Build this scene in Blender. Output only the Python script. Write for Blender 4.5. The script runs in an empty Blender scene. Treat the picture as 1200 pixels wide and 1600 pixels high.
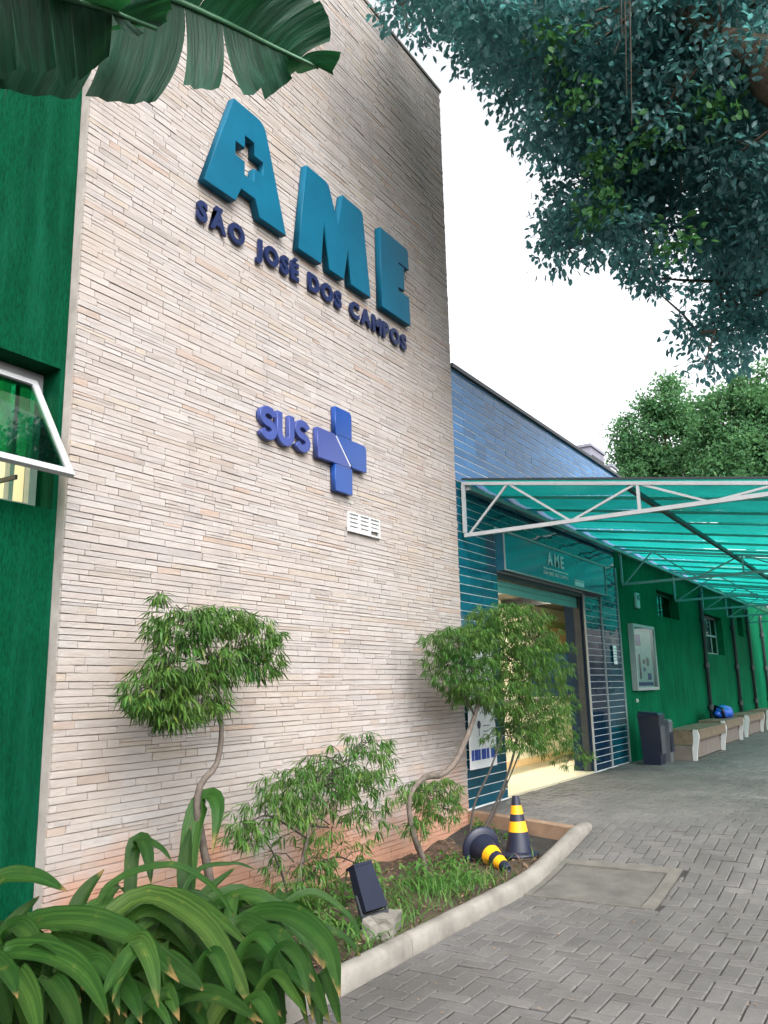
import bpy, bmesh, math, random
import numpy as np
from mathutils import Vector, Matrix
random.seed(7); RNG = np.random.default_rng(7)
S = bpy.context.scene
COL = S.collection

# ------------------------------------------------------------------ camera
FPX, CAM_H = 1300.0, 1.55                       # focal length in photo pixels (1200 wide), eye height
PITCH, YAW, ROLL = math.atan(276/1300.0), math.radians(32.0), math.radians(1.3)
_F = np.array([math.cos(PITCH)*math.cos(YAW), math.cos(PITCH)*math.sin(YAW), math.sin(PITCH)])
_R = np.array([math.sin(YAW), -math.cos(YAW), 0.0]); _U = np.cross(_R, _F)
_c, _s = math.cos(ROLL), math.sin(ROLL)
_R, _U = _c*_R - _s*_U, _s*_R + _c*_U
CAM = np.array([0.0, 0.0, CAM_H])
cd = bpy.data.cameras.new('camera'); cam = bpy.data.objects.new('camera', cd); COL.objects.link(cam)
cd.sensor_fit = 'HORIZONTAL'; cd.sensor_width = 36; cd.lens = 36*FPX/1200
cd.clip_start = 0.05; cd.clip_end = 900
cam.matrix_world = Matrix(((_R[0], _U[0], -_F[0], 0), (_R[1], _U[1], -_F[1], 0), (_R[2], _U[2], -_F[2], CAM_H), (0, 0, 0, 1)))
S.camera = cam

# ------------------------------------------------------------------ sky, sun, exposure
SUN = Vector((-0.42, -0.60, 0.68)).normalized()
w = bpy.data.worlds.new('World'); S.world = w; w.use_nodes = True
nt = w.node_tree; nt.nodes.clear()
sky = nt.nodes.new('ShaderNodeTexSky'); sky.sky_type = 'NISHITA'; sky.sun_disc = False
sky.sun_elevation = math.asin(SUN.z); sky.sun_rotation = math.atan2(SUN.x, SUN.y)
sky.air_density = 1.0; sky.dust_density = 5.0; sky.ozone_density = 1.0
hs = nt.nodes.new('ShaderNodeHueSaturation'); hs.inputs['Saturation'].default_value = 0.12
bg = nt.nodes.new('ShaderNodeBackground'); bg.inputs['Strength'].default_value = 0.15
wo = nt.nodes.new('ShaderNodeOutputWorld')
nt.links.new(sky.outputs[0], hs.inputs['Color']); nt.links.new(hs.outputs[0], bg.inputs[0]); nt.links.new(bg.outputs[0], wo.inputs[0])
sl = bpy.data.lights.new('sun', 'SUN'); sl.energy = 0.5; sl.angle = math.radians(75); sl.color = (1.0, 0.95, 0.88)
so = bpy.data.objects.new('sun', sl); COL.objects.link(so)
so.rotation_euler = (-SUN).to_track_quat('-Z', 'Y').to_euler()
so.location = (0, -10, 20)
S.view_settings.view_transform = 'Standard'; S.view_settings.look = 'None'
S.view_settings.exposure = 1.68; S.view_settings.gamma = 1.0; S.view_settings.use_curve_mapping = False
S.render.engine = 'CYCLES'
S.cycles.use_denoising = True
S.cycles.max_bounces = 8; S.cycles.transparent_max_bounces = 12; S.cycles.caustics_reflective = False
S.cycles.sample_clamp_indirect = 6

# ------------------------------------------------------------------ helpers
def ray(px, py):
    d = _F*FPX + _R*(px-600) - _U*(py-800)
    return d/np.linalg.norm(d)
def at_y(px, py, y): d = ray(px, py); return CAM + d*(y/d[1])
def at_x(px, py, x): d = ray(px, py); return CAM + d*(x/d[0])
def at_z(px, py, z): d = ray(px, py); return CAM + d*((z-CAM_H)/d[2])
def at_d(px, py, r): return CAM + ray(px, py)*r
def to_px(p):
    v = np.asarray(p, float) - CAM; z = v @ _F
    if z < 0.1: return None
    return 600 + FPX*(v @ _R)/z, 800 - FPX*(v @ _U)/z

ORIGIN = {}
def org(o): return ORIGIN.get(o.name, np.zeros(3)) if o is not None else np.zeros(3)
def thing(name, label, cat, loc=(0, 0, 0), group=None):
    o = bpy.data.objects.new(name, None); COL.objects.link(o); o.location = loc
    o.empty_display_size = 0.1
    ORIGIN[o.name] = np.array(loc, float)
    o['label'] = label; o['category'] = cat
    if group: o['group'] = group
    return o
def obj(name, me, parent=None, org_from=None):
    o = bpy.data.objects.new(name, me); COL.objects.link(o)
    if parent is not None:
        o.parent = parent; ORIGIN[o.name] = org(parent)
    return o
def tag(o, label=None, cat=None, group=None, kind=None):
    if label: o['label'] = label
    if cat: o['category'] = cat
    if group: o['group'] = group
    if kind: o['kind'] = kind
    return o

class MB:
    """collects vertices and faces in world coordinates"""
    def __init__(s): s.v = []; s.f = []; s.smooth = False
    def quad(s, a, b, c, d):
        n = len(s.v); s.v += [tuple(a), tuple(b), tuple(c), tuple(d)]; s.f.append((n, n+1, n+2, n+3)); return s
    def box(s, x0, x1, y0, y1, z0, z1, rot=0.0, bev=0.0):
        cx, cy = (x0+x1)/2, (y0+y1)/2; c, q = math.cos(rot), math.sin(rot)
        def P(x, y, z): dx, dy = x-cx, y-cy; return (cx+c*dx-q*dy, cy+q*dx+c*dy, z)
        if bev <= 0:
            n = len(s.v)
            s.v += [P(x, y, z) for z in (z0, z1) for x, y in ((x0, y0), (x1, y0), (x1, y1), (x0, y1))]
            s.f += [tuple(n+i for i in q_) for q_ in ((3, 2, 1, 0), (4, 5, 6, 7), (0, 1, 5, 4), (1, 2, 6, 5), (2, 3, 7, 6), (3, 0, 4, 7))]
        else:
            bm = bmesh.new(); bmesh.ops.create_cube(bm, size=1)
            for v in bm.verts: v.co = Vector((cx+v.co.x*(x1-x0), cy+v.co.y*(y1-y0), (z0+z1)/2+v.co.z*(z1-z0)))
            bmesh.ops.bevel(bm, geom=bm.edges[:], offset=bev, segments=2, affect='EDGES')
            n = len(s.v); bm.verts.index_update()
            s.v += [P(*v.co) for v in bm.verts]; s.f += [tuple(n+v.index for v in f.verts) for f in bm.faces]; bm.free()
        return s
    def tube(s, pts, rad, n=8, cap=True):
        pts = [np.array(p, float) for p in pts]
        rs = rad if hasattr(rad, '__len__') else [rad]*len(pts)
        b = len(s.v); prev = None
        for i, p in enumerate(pts):
            t = pts[min(i+1, len(pts)-1)] - pts[max(i-1, 0)]; t /= (np.linalg.norm(t)+1e-9)
            if prev is None:
                u = np.cross(t, (0, 0, 1.0) if abs(t[2]) < 0.9 else (1.0, 0, 0))
            else: u = prev - t*(prev @ t)
            u /= np.linalg.norm(u); prev = u; v = np.cross(t, u)
            for k in range(n):
                a = 2*math.pi*k/n; s.v.append(tuple(p + rs[i]*(math.cos(a)*u + math.sin(a)*v)))
        for i in range(len(pts)-1):
            for k in range(n):
                k2 = (k+1) % n; s.f.append((b+i*n+k, b+i*n+k2, b+(i+1)*n+k2, b+(i+1)*n+k))
        if cap:
            s.f.append(tuple(b+k for k in reversed(range(n)))); e = b+(len(pts)-1)*n; s.f.append(tuple(e+k for k in range(n)))
        return s
    def bar(s, a, b, w_, h_=None):
        """square bar from a to b"""
        a, b = np.array(a, float), np.array(b, float); h_ = h_ or w_
        t = b-a; t /= np.linalg.norm(t); u = np.cross(t, (0, 0, 1.0) if abs(t[2]) < 0.95 else (1.0, 0, 0)); u /= np.linalg.norm(u); v = np.cross(u, t)
        n = len(s.v)
        for p in (a, b):
            for i, j in ((-1, -1), (1, -1), (1, 1), (-1, 1)): s.v.append(tuple(p + u*i*w_/2 + v*j*h_/2))
        s.f += [tuple(n+i for i in q_) for q_ in ((3, 2, 1, 0), (4, 5, 6, 7), (0, 1, 5, 4), (1, 2, 6, 5), (2, 3, 7, 6), (3, 0, 4, 7))]
        return s
    def prism(s, poly, y0, y1):
        """polygon in x,z extruded along y"""
        n = len(s.v); k = len(poly)
        s.v += [(x, y0, z) for x, z in poly] + [(x, y1, z) for x, z in poly]
        s.f.append(tuple(n+i for i in range(k))); s.f.append(tuple(n+k+i for i in reversed(range(k))))
        for i in range(k): j = (i+1) % k; s.f.append((n+i, n+k+i, n+k+j, n+j))
        return s
    def lathe(s, prof, c, axis=(0, 0, 1), n=24):
        ax = np.array(axis, float); ax /= np.linalg.norm(ax)
        u = np.cross(ax, (1.0, 0, 0) if abs(ax[0]) < 0.9 else (0, 1.0, 0)); u /= np.linalg.norm(u); v = np.cross(ax, u)
        b = len(s.v); c = np.array(c, float)
        for r, h in prof:
            for k in range(n): a = 2*math.pi*k/n; s.v.append(tuple(c + ax*h + r*(math.cos(a)*u + math.sin(a)*v)))
        for i in range(len(prof)-1):
            for k in range(n): k2 = (k+1) % n; s.f.append((b+i*n+k, b+i*n+k2, b+(i+1)*n+k2, b+(i+1)*n+k))
        return s
    def build(s, name, mat, parent=None, smooth=False, recalc=True):
        o0 = org(parent)
        me = bpy.data.meshes.new(name)
        V = np.array(s.v) - o0 if len(s.v) else np.zeros((0, 3))
        me.from_pydata(V.tolist(), [], s.f); me.materials.append(mat)
        if recalc:
            bm = bmesh.new(); bm.from_mesh(me); bmesh.ops.recalc_face_normals(bm, faces=bm.faces); bm.to_mesh(me); bm.free()
        if smooth: me.polygons.foreach_set('use_smooth', [True]*len(me.polygons))
        me.update()
        return obj(name, me, parent)
def raw_mesh(name, V, Fc, mat, parent=None):
    me = bpy.data.meshes.new(name); me.from_pydata((np.asarray(V)-org(parent)).tolist(), [], np.asarray(Fc).tolist() if not isinstance(Fc, list) else Fc)
    me.materials.append(mat); me.update()
    return obj(name, me, parent)
def smooth_path(pts, n):
    """Catmull-Rom through 3D points"""
    P = [np.array(p, float) for p in pts]; P = [2*P[0]-P[1]] + P + [2*P[-1]-P[-2]]
    out = []; seg = len(P)-3
    for i in range(n):
        u = i/(n-1)*seg; k = min(int(u), seg-1); t = u-k; a, b, c, d = P[k:k+4]
        out.append(0.5*((2*b)+(-a+c)*t+(2*a-5*b+4*c-d)*t*t+(-a+3*b-3*c+d)*t**3))
    return out

# ------------------------------------------------------------------ materials
def new_mat(name):
    m = bpy.data.materials.new(name); m.use_nodes = True; t = m.node_tree
    return m, t, t.nodes['Principled BSDF'], t.nodes['Material Output']
def N(t, typ, **kw):
    n = t.nodes.new(typ)
    for k, v in kw.items():
        if k in n.inputs: n.inputs[k].default_value = v
        else: setattr(n, k, v)
    return n
def L(t, a, b): t.links.new(a, b)
def pos(t): return N(t, 'ShaderNodeNewGeometry').outputs['Position']
def scaled(t, vec, sc):
    m = N(t, 'ShaderNodeMapping'); m.inputs['Scale'].default_value = sc; L(t, vec, m.inputs['Vector']); return m.outputs[0]
def noise(t, vec, scale, detail=5, rough=0.6):
    n = N(t, 'ShaderNodeTexNoise', Scale=scale, Detail=detail, Roughness=rough); L(t, vec, n.inputs['Vector']); return n.outputs['Fac']
def ramp(t, fac, stops):
    r = N(t, 'ShaderNodeValToRGB'); e = r.color_ramp.elements
    while len(e) < len(stops): e.new(0.5)
    for i, (p, c) in enumerate(stops): e[i].position = p; e[i].color = (*c, 1) if len(c) == 3 else c
    L(t, fac, r.inputs[0]); return r.outputs[0]
def mixc(t, fac, a, b, mode='MIX'):
    m = N(t, 'ShaderNodeMix', data_type='RGBA', blend_type=mode)
    for sck, v in ((m.inputs[0], fac), (m.inputs[6], a), (m.inputs[7], b)):
        if hasattr(v, 'links'): L(t, v, sck)
        elif isinstance(v, (int, float)): sck.default_value = v
        else: sck.default_value = (*v, 1)
    return m.outputs[2]
def bump(t, bsdf, h, strength, dist):
    b = N(t, 'ShaderNodeBump', Strength=strength, Distance=dist); L(t, h, b.inputs['Height']); L(t, b.outputs[0], bsdf.inputs['Normal'])
def rnd(t, mode):
    return N(t, 'ShaderNodeObjectInfo').outputs['Random'] if mode == 'object' else N(t, 'ShaderNodeNewGeometry').outputs['Random Per Island']
def pmat(name, c, rough=0.6, var=0.25, scale=5.0, bmp=0.15, bscale=60.0, metal=0.0, spec=0.4, dirt=None, coords=None):
    m, t, b, o = new_mat(name); p = pos(t)
    n1 = noise(t, p, scale); c = np.array(c)
    col = ramp(t, n1, [(0.3, tuple(c*(1-var))), (0.7, tuple(np.clip(c*(1+var), 0, 1)))])
    if dirt is not None: col = mixc(t, ramp(t, noise(t, p, 2.3, 8, 0.7), [(0.52, (0, 0, 0)), (0.75, (0.7, 0.7, 0.7))]), col, dirt)
    L(t, col, b.inputs['Base Color'])
    b.inputs['Roughness'].default_value = rough; b.inputs['Metallic'].default_value = metal; b.inputs['Specular IOR Level'].default_value = spec
    if bmp: bump(t, b, noise(t, p, bscale), bmp, 0.01)
    return m
def m_stone(mode):
    m, t, b, o = new_mat('ledge_stone_'+mode); p = pos(t)
    r = rnd(t, mode)
    base = ramp(t, r, [(0.0, (0.325, 0.282, 0.262)), (0.16, (0.370, 0.335, 0.318)), (0.32, (0.315, 0.272, 0.248)), (0.45, (0.395, 0.365, 0.350)), (0.60, (0.345, 0.300, 0.274)),
                       (0.72, (0.360, 0.338, 0.328)), (0.84, (0.295, 0.270, 0.262)), (0.91, (0.365, 0.300, 0.235)), (0.96, (0.24, 0.215, 0.20)), (1.0, (0.36, 0.245, 0.175))])
    streak = noise(t, scaled(t, p, (4, 4, 26)), 2.0, 6, 0.65)
    col = mixc(t, 0.40, base, ramp(t, streak, [(0.3, (0.265, 0.230, 0.212)), (0.5, (0.375, 0.338, 0.318)), (0.72, (0.45, 0.425, 0.415))]))
    big = noise(t, p, 0.9, 4)
    col = mixc(t, ramp(t, big, [(0.48, (0, 0, 0)), (0.72, (0.45, 0.45, 0.45))]), col, (0.36, 0.285, 0.225))
    rain = noise(t, scaled(t, p, (2.2, 2.2, 0.22)), 1.6, 6, 0.65)
    col = mixc(t, ramp(t, rain, [(0.52, (0, 0, 0)), (0.75, (0.42, 0.42, 0.42))]), col, (0.235, 0.215, 0.21))
    # reddish earth splashed up the foot of the wall
    sep = N(t, 'ShaderNodeSeparateXYZ'); L(t, p, sep.inputs[0])
    mad = N(t, 'ShaderNodeMath', operation='MULTIPLY_ADD'); L(t, noise(t, p, 1.6, 5), mad.inputs[0]); mad.inputs[1].default_value = -1.5; L(t, sep.outputs[2], mad.inputs[2])
    mr = N(t, 'ShaderNodeMapRange'); L(t, mad.outputs[0], mr.inputs[0]); mr.inputs[1].default_value = -0.52; mr.inputs[2].default_value = -0.05; mr.inputs[3].default_value = 0.75; mr.inputs[4].default_value = 0.0
    col = mixc(t, mr.outputs[0], col, (0.44, 0.20, 0.11))
    L(t, col, b.inputs['Base Color']); b.inputs['Roughness'].default_value = 0.85; b.inputs['Specular IOR Level'].default_value = 0.25
    bump(t, b, noise(t, scaled(t, p, (1, 1, 2.2)), 34, 9, 0.75), 0.7, 0.012)
    return m
def m_paver(mode):
    m, t, b, o = new_mat('concrete_paver_'+mode); p = pos(t)
    base = ramp(t, rnd(t, mode), [(0, (0.080, 0.076, 0.076)), (0.3, (0.128, 0.121, 0.119)), (0.55, (0.102, 0.097, 0.097)), (0.8, (0.155, 0.145, 0.138)), (1, (0.090, 0.087, 0.090))])
    col = mixc(t, 0.5, base, ramp(t, noise(t, p, 1.4, 7, 0.65), [(0.3, (0.068, 0.065, 0.064)), (0.7, (0.165, 0.156, 0.150))]))
    col = mixc(t, ramp(t, noise(t, p, 60, 4), [(0.35, (0.35, 0.35, 0.35)), (0.6, (0, 0, 0))]), col, (0.06, 0.058, 0.056))
    col = mixc(t, ramp(t, noise(t, p, 0.55, 6, 0.7), [(0.45, (0, 0, 0)), (0.70, (0.75, 0.75, 0.75))]), col, (0.048, 0.045, 0.040))
    col = mixc(t, ramp(t, noise(t, p, 4.5, 6, 0.7), [(0.58, (0, 0, 0)), (0.75, (0.5, 0.5, 0.5))]), col, (0.15, 0.135, 0.115))
    L(t, col, b.inputs['Base Color']); b.inputs['Roughness'].default_value = 0.72; b.inputs['Specular IOR Level'].default_value = 0.35
    bump(t, b, noise(t, p, 90, 5), 0.35, 0.006)
    return m
def m_tile(mode, c=(0.003, 0.052, 0.082)):
    m, t, b, o = new_mat('glazed_tile_'+mode); c = np.array(c)
    L(t, ramp(t, rnd(t, mode), [(0, tuple(c*0.8)), (0.5, tuple(c)), (1, tuple(c*1.3))]), b.inputs['Base Color'])
    b.inputs['Roughness'].default_value = 0.06; b.inputs['Specular IOR Level'].default_value = 0.26
    bump(t, b, noise(t, pos(t), 5, 2), 0.35, 0.01)
    return m
def m_leaf(name, stops, rough=0.45, trans=0.3, tc=(0.10, 0.22, 0.03), mode='island', stripe=False):
    m, t, b, o = new_mat(name)
    col = ramp(t, rnd(t, mode), stops)
    col = mixc(t, 0.35, col, ramp(t, noise(t, pos(t), 3.0), [(0.3, stops[0][1]), (0.7, stops[-1][1])]))
    L(t, col, b.inputs['Base Color']); b.inputs['Roughness'].default_value = rough; b.inputs['Specular IOR Level'].default_value = 0.22
    tr = N(t, 'ShaderNodeBsdfTranslucent'); tr.inputs[0].default_value = (*tc, 1)
    mx = N(t, 'ShaderNodeMixShader'); mx.inputs[0].default_value = trans
    L(t, b.outputs[0], mx.inputs[1]); L(t, tr.outputs[0], mx.inputs[2]); L(t, mx.outputs[0], o.inputs[0])
    if stripe:      # parallel veins along (strap) or across (banana) the blade
        uv = N(t, 'ShaderNodeTexCoord').outputs['UV']
        vn = noise(t, scaled(t, uv, stripe), 1.0, 3, 0.6); bump(t, b, vn, 0.6, 0.012)
        col = mixc(t, ramp(t, vn, [(0.38, (0.8, 0.8, 0.8)), (0.60, (0, 0, 0))]), col, tuple(np.array(stops[0][1])*0.55))
        col = mixc(t, ramp(t, noise(t, pos(t), 14, 5), [(0.62, (0, 0, 0)), (0.78, (0.55, 0.55, 0.55))]), col, tuple(np.array(stops[-1][1])*np.array((1.8, 1.2, 1.5))))
        sx = N(t, 'ShaderNodeSeparateXYZ'); L(t, uv, sx.inputs[0]); ad_ = N(t, 'ShaderNodeMath', operation='MULTIPLY_ADD'); L(t, noise(t, pos(t), 9, 4), ad_.inputs[0]); ad_.inputs[1].default_value = 0.28; L(t, sx.outputs[0], ad_.inputs[2])
        if mode == 'object':
            mr_ = N(t, 'ShaderNodeMapRange'); L(t, ad_.outputs[0], mr_.inputs[0]); mr_.inputs[1].default_value = 1.07; mr_.inputs[2].default_value = 1.13
            col = mixc(t, mr_.outputs[0], col, (0.20, 0.13, 0.05))
        L(t, col, b.inputs['Base Color'])
    return m
def m_glass(name, tint, refl=0.25, rough=0.02):
    m, t, b, o = new_mat(name); t.nodes.remove(b)
    tr = N(t, 'ShaderNodeBsdfTransparent'); tr.inputs[0].default_value = (*tint, 1)
    gl = N(t, 'ShaderNodeBsdfGlossy'); gl.inputs['Roughness'].default_value = rough
    lw = N(t, 'ShaderNodeLayerWeight', Blend=0.5); pw_ = N(t, 'ShaderNodeMath', operation='POWER'); L(t, lw.outputs['Facing'], pw_.inputs[0]); pw_.inputs[1].default_value = 3.5
    ad = N(t, 'ShaderNodeMath', operation='MULTIPLY_ADD'); ad.inputs[1].default_value = 0.75; ad.inputs[2].default_value = refl*0.15; L(t, pw_.outputs[0], ad.inputs[0])
    mx = N(t, 'ShaderNodeMixShader'); L(t, ad.outputs[0], mx.inputs[0]); L(t, tr.outputs[0], mx.inputs[1]); L(t, gl.outputs[0], mx.inputs[2]); L(t, mx.outputs[0], o.inputs[0])
    return m
def m_canopy():
    m, t, b, o = new_mat('teal_polycarbonate'); p = pos(t)
    col = ramp(t, noise(t, p, 1.3, 5), [(0.3, (0.010, 0.34, 0.285)), (0.7, (0.022, 0.47, 0.405))])
    col = mixc(t, ramp(t, noise(t, scaled(t, p, (1.6, 0.5, 1)), 2.0, 7, 0.7), [(0.5, (0, 0, 0)), (0.75, (0.55, 0.55, 0.55))]), col, (0.01, 0.20, 0.17))
    tl = N(t, 'ShaderNodeBsdfTranslucent'); L(t, col, tl.inputs[0])
    tr = N(t, 'ShaderNodeBsdfTransparent'); tr.inputs[0].default_value = (0.008, 0.25, 0.20, 1)
    m1 = N(t, 'ShaderNodeMixShader'); m1.inputs[0].default_value = 0.28; L(t, tl.outputs[0], m1.inputs[1]); L(t, tr.outputs[0], m1.inputs[2])
    b.inputs['Base Color'].default_value = (0.0, 0.16, 0.14, 1); b.inputs['Roughness'].default_value = 0.25
    m2 = N(t, 'ShaderNodeMixShader'); m2.inputs[0].default_value = 0.25; L(t, m1.outputs[0], m2.inputs[1]); L(t, b.outputs[0], m2.inputs[2])
    L(t, m2.outputs[0], o.inputs[0]); return m
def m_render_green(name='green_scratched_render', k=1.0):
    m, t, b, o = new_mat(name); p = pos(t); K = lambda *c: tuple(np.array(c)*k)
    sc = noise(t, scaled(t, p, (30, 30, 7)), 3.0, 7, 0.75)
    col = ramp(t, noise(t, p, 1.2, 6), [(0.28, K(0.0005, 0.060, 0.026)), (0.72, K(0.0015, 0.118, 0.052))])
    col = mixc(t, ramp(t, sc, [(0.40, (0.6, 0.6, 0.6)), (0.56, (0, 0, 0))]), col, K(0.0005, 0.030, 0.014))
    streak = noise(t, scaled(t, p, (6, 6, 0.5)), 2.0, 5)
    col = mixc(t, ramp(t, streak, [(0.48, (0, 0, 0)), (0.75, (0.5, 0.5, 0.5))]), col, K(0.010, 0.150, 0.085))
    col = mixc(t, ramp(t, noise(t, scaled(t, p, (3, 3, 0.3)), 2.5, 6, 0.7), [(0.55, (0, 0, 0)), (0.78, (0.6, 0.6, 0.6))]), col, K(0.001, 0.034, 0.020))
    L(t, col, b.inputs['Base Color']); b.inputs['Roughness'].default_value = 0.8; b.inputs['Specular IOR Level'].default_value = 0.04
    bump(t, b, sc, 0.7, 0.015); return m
def m_emit(name, c, s):
    m, t, b, o = new_mat(name); b.inputs['Emission Color'].default_value = (*c, 1); b.inputs['Emission Strength'].default_value = s; b.inputs['Base Color'].default_value = (*c, 1); return m

M = {}
M['stone_o'], M['stone_i'] = m_stone('object'), m_stone('island')
M['paver_o'], M['paver_i'] = m_paver('object'), m_paver('island')
M['tile_o'], M['tile_i'] = m_tile('object'), m_tile('island')
M['tile_sky_tint_o'], M['tile_sky_tint_i'] = m_tile('object', (0.008, 0.120, 0.300)), m_tile('island', (0.008, 0.120, 0.300))  # upper tiles: same glaze, with the sky's reflection put into the colour
M['tile_navy'] = m_tile('navy', (0.006, 0.022, 0.050))
M['mortar'] = pmat('dark_mortar', (0.31, 0.28, 0.26), 0.9)
M['grout'] = pmat('pale_grout', (0.62, 0.66, 0.68), 0.8, 0.1)
M['grout_dark'] = pmat('grey_grout', (0.10, 0.14, 0.16), 0.8, 0.1)
M['joint'] = pmat('joint_sand', (0.028, 0.026, 0.024), 0.95, 0.3, 12)
M['concrete'] = pmat('weathered_concrete', (0.185, 0.172, 0.152), 0.85, 0.28, 4, 0.4, 70, dirt=(0.085, 0.08, 0.07))
M['concrete_d'] = pmat('stained_concrete', (0.12, 0.112, 0.098), 0.85, 0.25, 5, 0.4, 60, dirt=(0.075, 0.072, 0.065))
M['mud_concrete'] = pmat('mud_stained_concrete', (0.23, 0.15, 0.10), 0.9, 0.3, 4, 0.4, 50, dirt=(0.12, 0.09, 0.07))
M['soil'] = pmat('garden_soil', (0.060, 0.040, 0.028), 0.95, 0.5, 9, 0.9, 40)
M['litter'] = m_leaf('dry_leaf', [(0, (0.12, 0.07, 0.04)), (0.5, (0.22, 0.15, 0.09)), (1, (0.30, 0.20, 0.13))], 0.8, 0.1)
M['green'] = m_render_green(k=1.3); M['green_left'] = m_render_green('darkened_green_render', 0.62)  # left wing: same render, darkened to offset the stronger sun on it
M['green_trim'] = pmat('dark_green_paint', (0.002, 0.085, 0.042), 0.5, 0.15)
M['white_metal'] = pmat('white_aluminium', (0.33, 0.34, 0.35), 0.35, 0.08, 8, 0.0)
M['steel'] = pmat('galvanised_steel', (0.50, 0.52, 0.52), 0.45, 0.15, 9, 0.1, 40, metal=0.2)
M['dark_metal'] = pmat('dark_metal', (0.03, 0.035, 0.04), 0.45, 0.2)
M['teal_letter'] = pmat('teal_blue_paint', (0.001, 0.085, 0.150), 0.5, 0.10, 3, 0.03, spec=0.2)
M['navy_letter'] = pmat('navy_paint', (0.006, 0.014, 0.060), 0.45, 0.15, 6, 0.05)
M['sus_blue'] = pmat('sus_blue', (0.038, 0.058, 0.205), 0.28, 0.10, 2, 0.0)
M['sus_blue2'] = pmat('sus_deep_blue', (0.012, 0.050, 0.215), 0.22, 0.10, 2, 0.0)
M['white'] = pmat('white_plastic', (0.50, 0.50, 0.50), 0.4, 0.05, 5, 0.0)
M['canopy'] = m_canopy()
M['glass_green'] = m_glass('green_glass', (0.06, 0.42, 0.26), 0.5)
M['glass'] = m_glass('clear_glass', (0.75, 0.88, 0.85), 0.3)
M['cream'] = pmat('cream_wall', (0.78, 0.71, 0.52), 0.7, 0.06, 2, 0.0)
M['cream_floor'] = pmat('cream_floor', (0.62, 0.55, 0.40), 0.35, 0.08, 2, 0.0)
M['dark_ceiling'] = pmat('dark_ceiling', (0.16, 0.15, 0.14), 0.7)
M['door_green'] = pmat('olive_frame', (0.26, 0.34, 0.10), 0.5)
M['peach'] = pmat('peach_panel', (0.80, 0.55, 0.28), 0.6, 0.05)
M['blue_panel'] = pmat('blue_panel', (0.008, 0.06, 0.22), 0.5, 0.1)
M['wood'] = pmat('bench_wood', (0.15, 0.11, 0.075), 0.6, 0.3, 12, 0.2)
M['bench_panel'] = pmat('bench_panel', (0.15, 0.125, 0.11), 0.7, 0.15, 4)
M['bin'] = pmat('navy_plastic', (0.010, 0.016, 0.034), 0.35, 0.15, 5, 0.0)
M['bin_grey'] = pmat('grey_plastic', (0.10, 0.11, 0.125), 0.4, 0.1, 5, 0.0)
M['blue_plastic'] = pmat('blue_plastic', (0.010, 0.08, 0.45), 0.35, 0.2, 6, 0.0)
M['cone_navy'] = pmat('cone_navy_rubber', (0.012, 0.015, 0.032), 0.45, 0.25, 8, 0.08, 30, dirt=(0.05, 0.05, 0.05))
M['cone_yellow'] = pmat('cone_yellow', (0.80, 0.36, 0.01), 0.4, 0.12, 7, 0.0)
M['bark'] = pmat('bark', (0.115, 0.085, 0.062), 0.9, 0.35, 18, 0.6, 50)
M['bark_pale'] = pmat('pale_bark', (0.105, 0.085, 0.072), 0.9, 0.35, 18, 0.6, 50)
M['twig'] = pmat('dark_twig', (0.035, 0.03, 0.025), 0.8, 0.2)
M['aralia'] = m_leaf('aralia_leaflet', [(0, (0.009, 0.048, 0.008)), (0.6, (0.024, 0.100, 0.015)), (0.92, (0.060, 0.170, 0.028)), (1, (0.15, 0.19, 0.04))], 0.45, 0.20, (0.07, 0.24, 0.02))
M['strap'] = m_leaf('strap_leaf', [(0, (0.007, 0.036, 0.007)), (0.5, (0.013, 0.062, 0.010)), (0.85, (0.028, 0.100, 0.016)), (1, (0.085, 0.130, 0.025))], 0.45, 0.18, (0.08, 0.30, 0.03), 'object', (0.8, 13, 1))
M['banana'] = m_leaf('banana_leaf', [(0, (0.003, 0.030, 0.016)), (0.6, (0.006, 0.048, 0.025)), (1, (0.014, 0.082, 0.042))], 0.5, 0.15, (0.03, 0.20, 0.05), 'island', (70, 1.2, 1))
M['midrib'] = pmat('leaf_midrib', (0.030, 0.11, 0.05), 0.4, 0.15)
M['tree_leaf'] = m_leaf('broad_tree_leaf', [(0, (0.020, 0.062, 0.066)), (0.6, (0.046, 0.120, 0.122)), (1, (0.125, 0.205, 0.215))], 0.36, 0.50, (0.12, 0.36, 0.34))  # blue of haze and lens flare mixed into the leaf colours
M['tree_leaf2'] = m_leaf('young_tree_leaf', [(0, (0.025, 0.085, 0.035)), (1, (0.06, 0.17, 0.05))], 0.45, 0.4, (0.10, 0.30, 0.08))
M['far_leaf'] = m_leaf('far_tree_leaf', [(0, (0.030, 0.105, 0.055)), (0.6, (0.065, 0.180, 0.080)), (1, (0.14, 0.26, 0.10))], 0.6, 0.35, (0.16, 0.38, 0.14))
M['grass'] = m_leaf('bed_grass', [(0, (0.020, 0.080, 0.015)), (0.6, (0.045, 0.150, 0.025)), (1, (0.14, 0.22, 0.06))], 0.5, 0.3, (0.10, 0.26, 0.03))
M['paper'] = pmat('paper', (0.75, 0.77, 0.80), 0.6, 0.04, 4, 0.0)
M['ink'] = pmat('ink_dark', (0.03, 0.04, 0.07), 0.6, 0.05, 4, 0.0)
M['ink_blue'] = pmat('ink_blue', (0.02, 0.06, 0.32), 0.6, 0.05, 4, 0.0)
M['sign_panel'] = pmat('teal_sign_panel', (0.004, 0.10, 0.155), 0.14, 0.15, 1.2, 0.0, spec=0.6)
M['lamp_on'] = m_emit('ceiling_lamp_on', (1.0, 0.90, 0.72), 34.0)
M['red_flower'] = m_leaf('red_flower', [(0, (0.35, 0.03, 0.02)), (1, (0.6, 0.12, 0.06))], 0.6, 0.2, (0.5, 0.1, 0.05))

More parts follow.
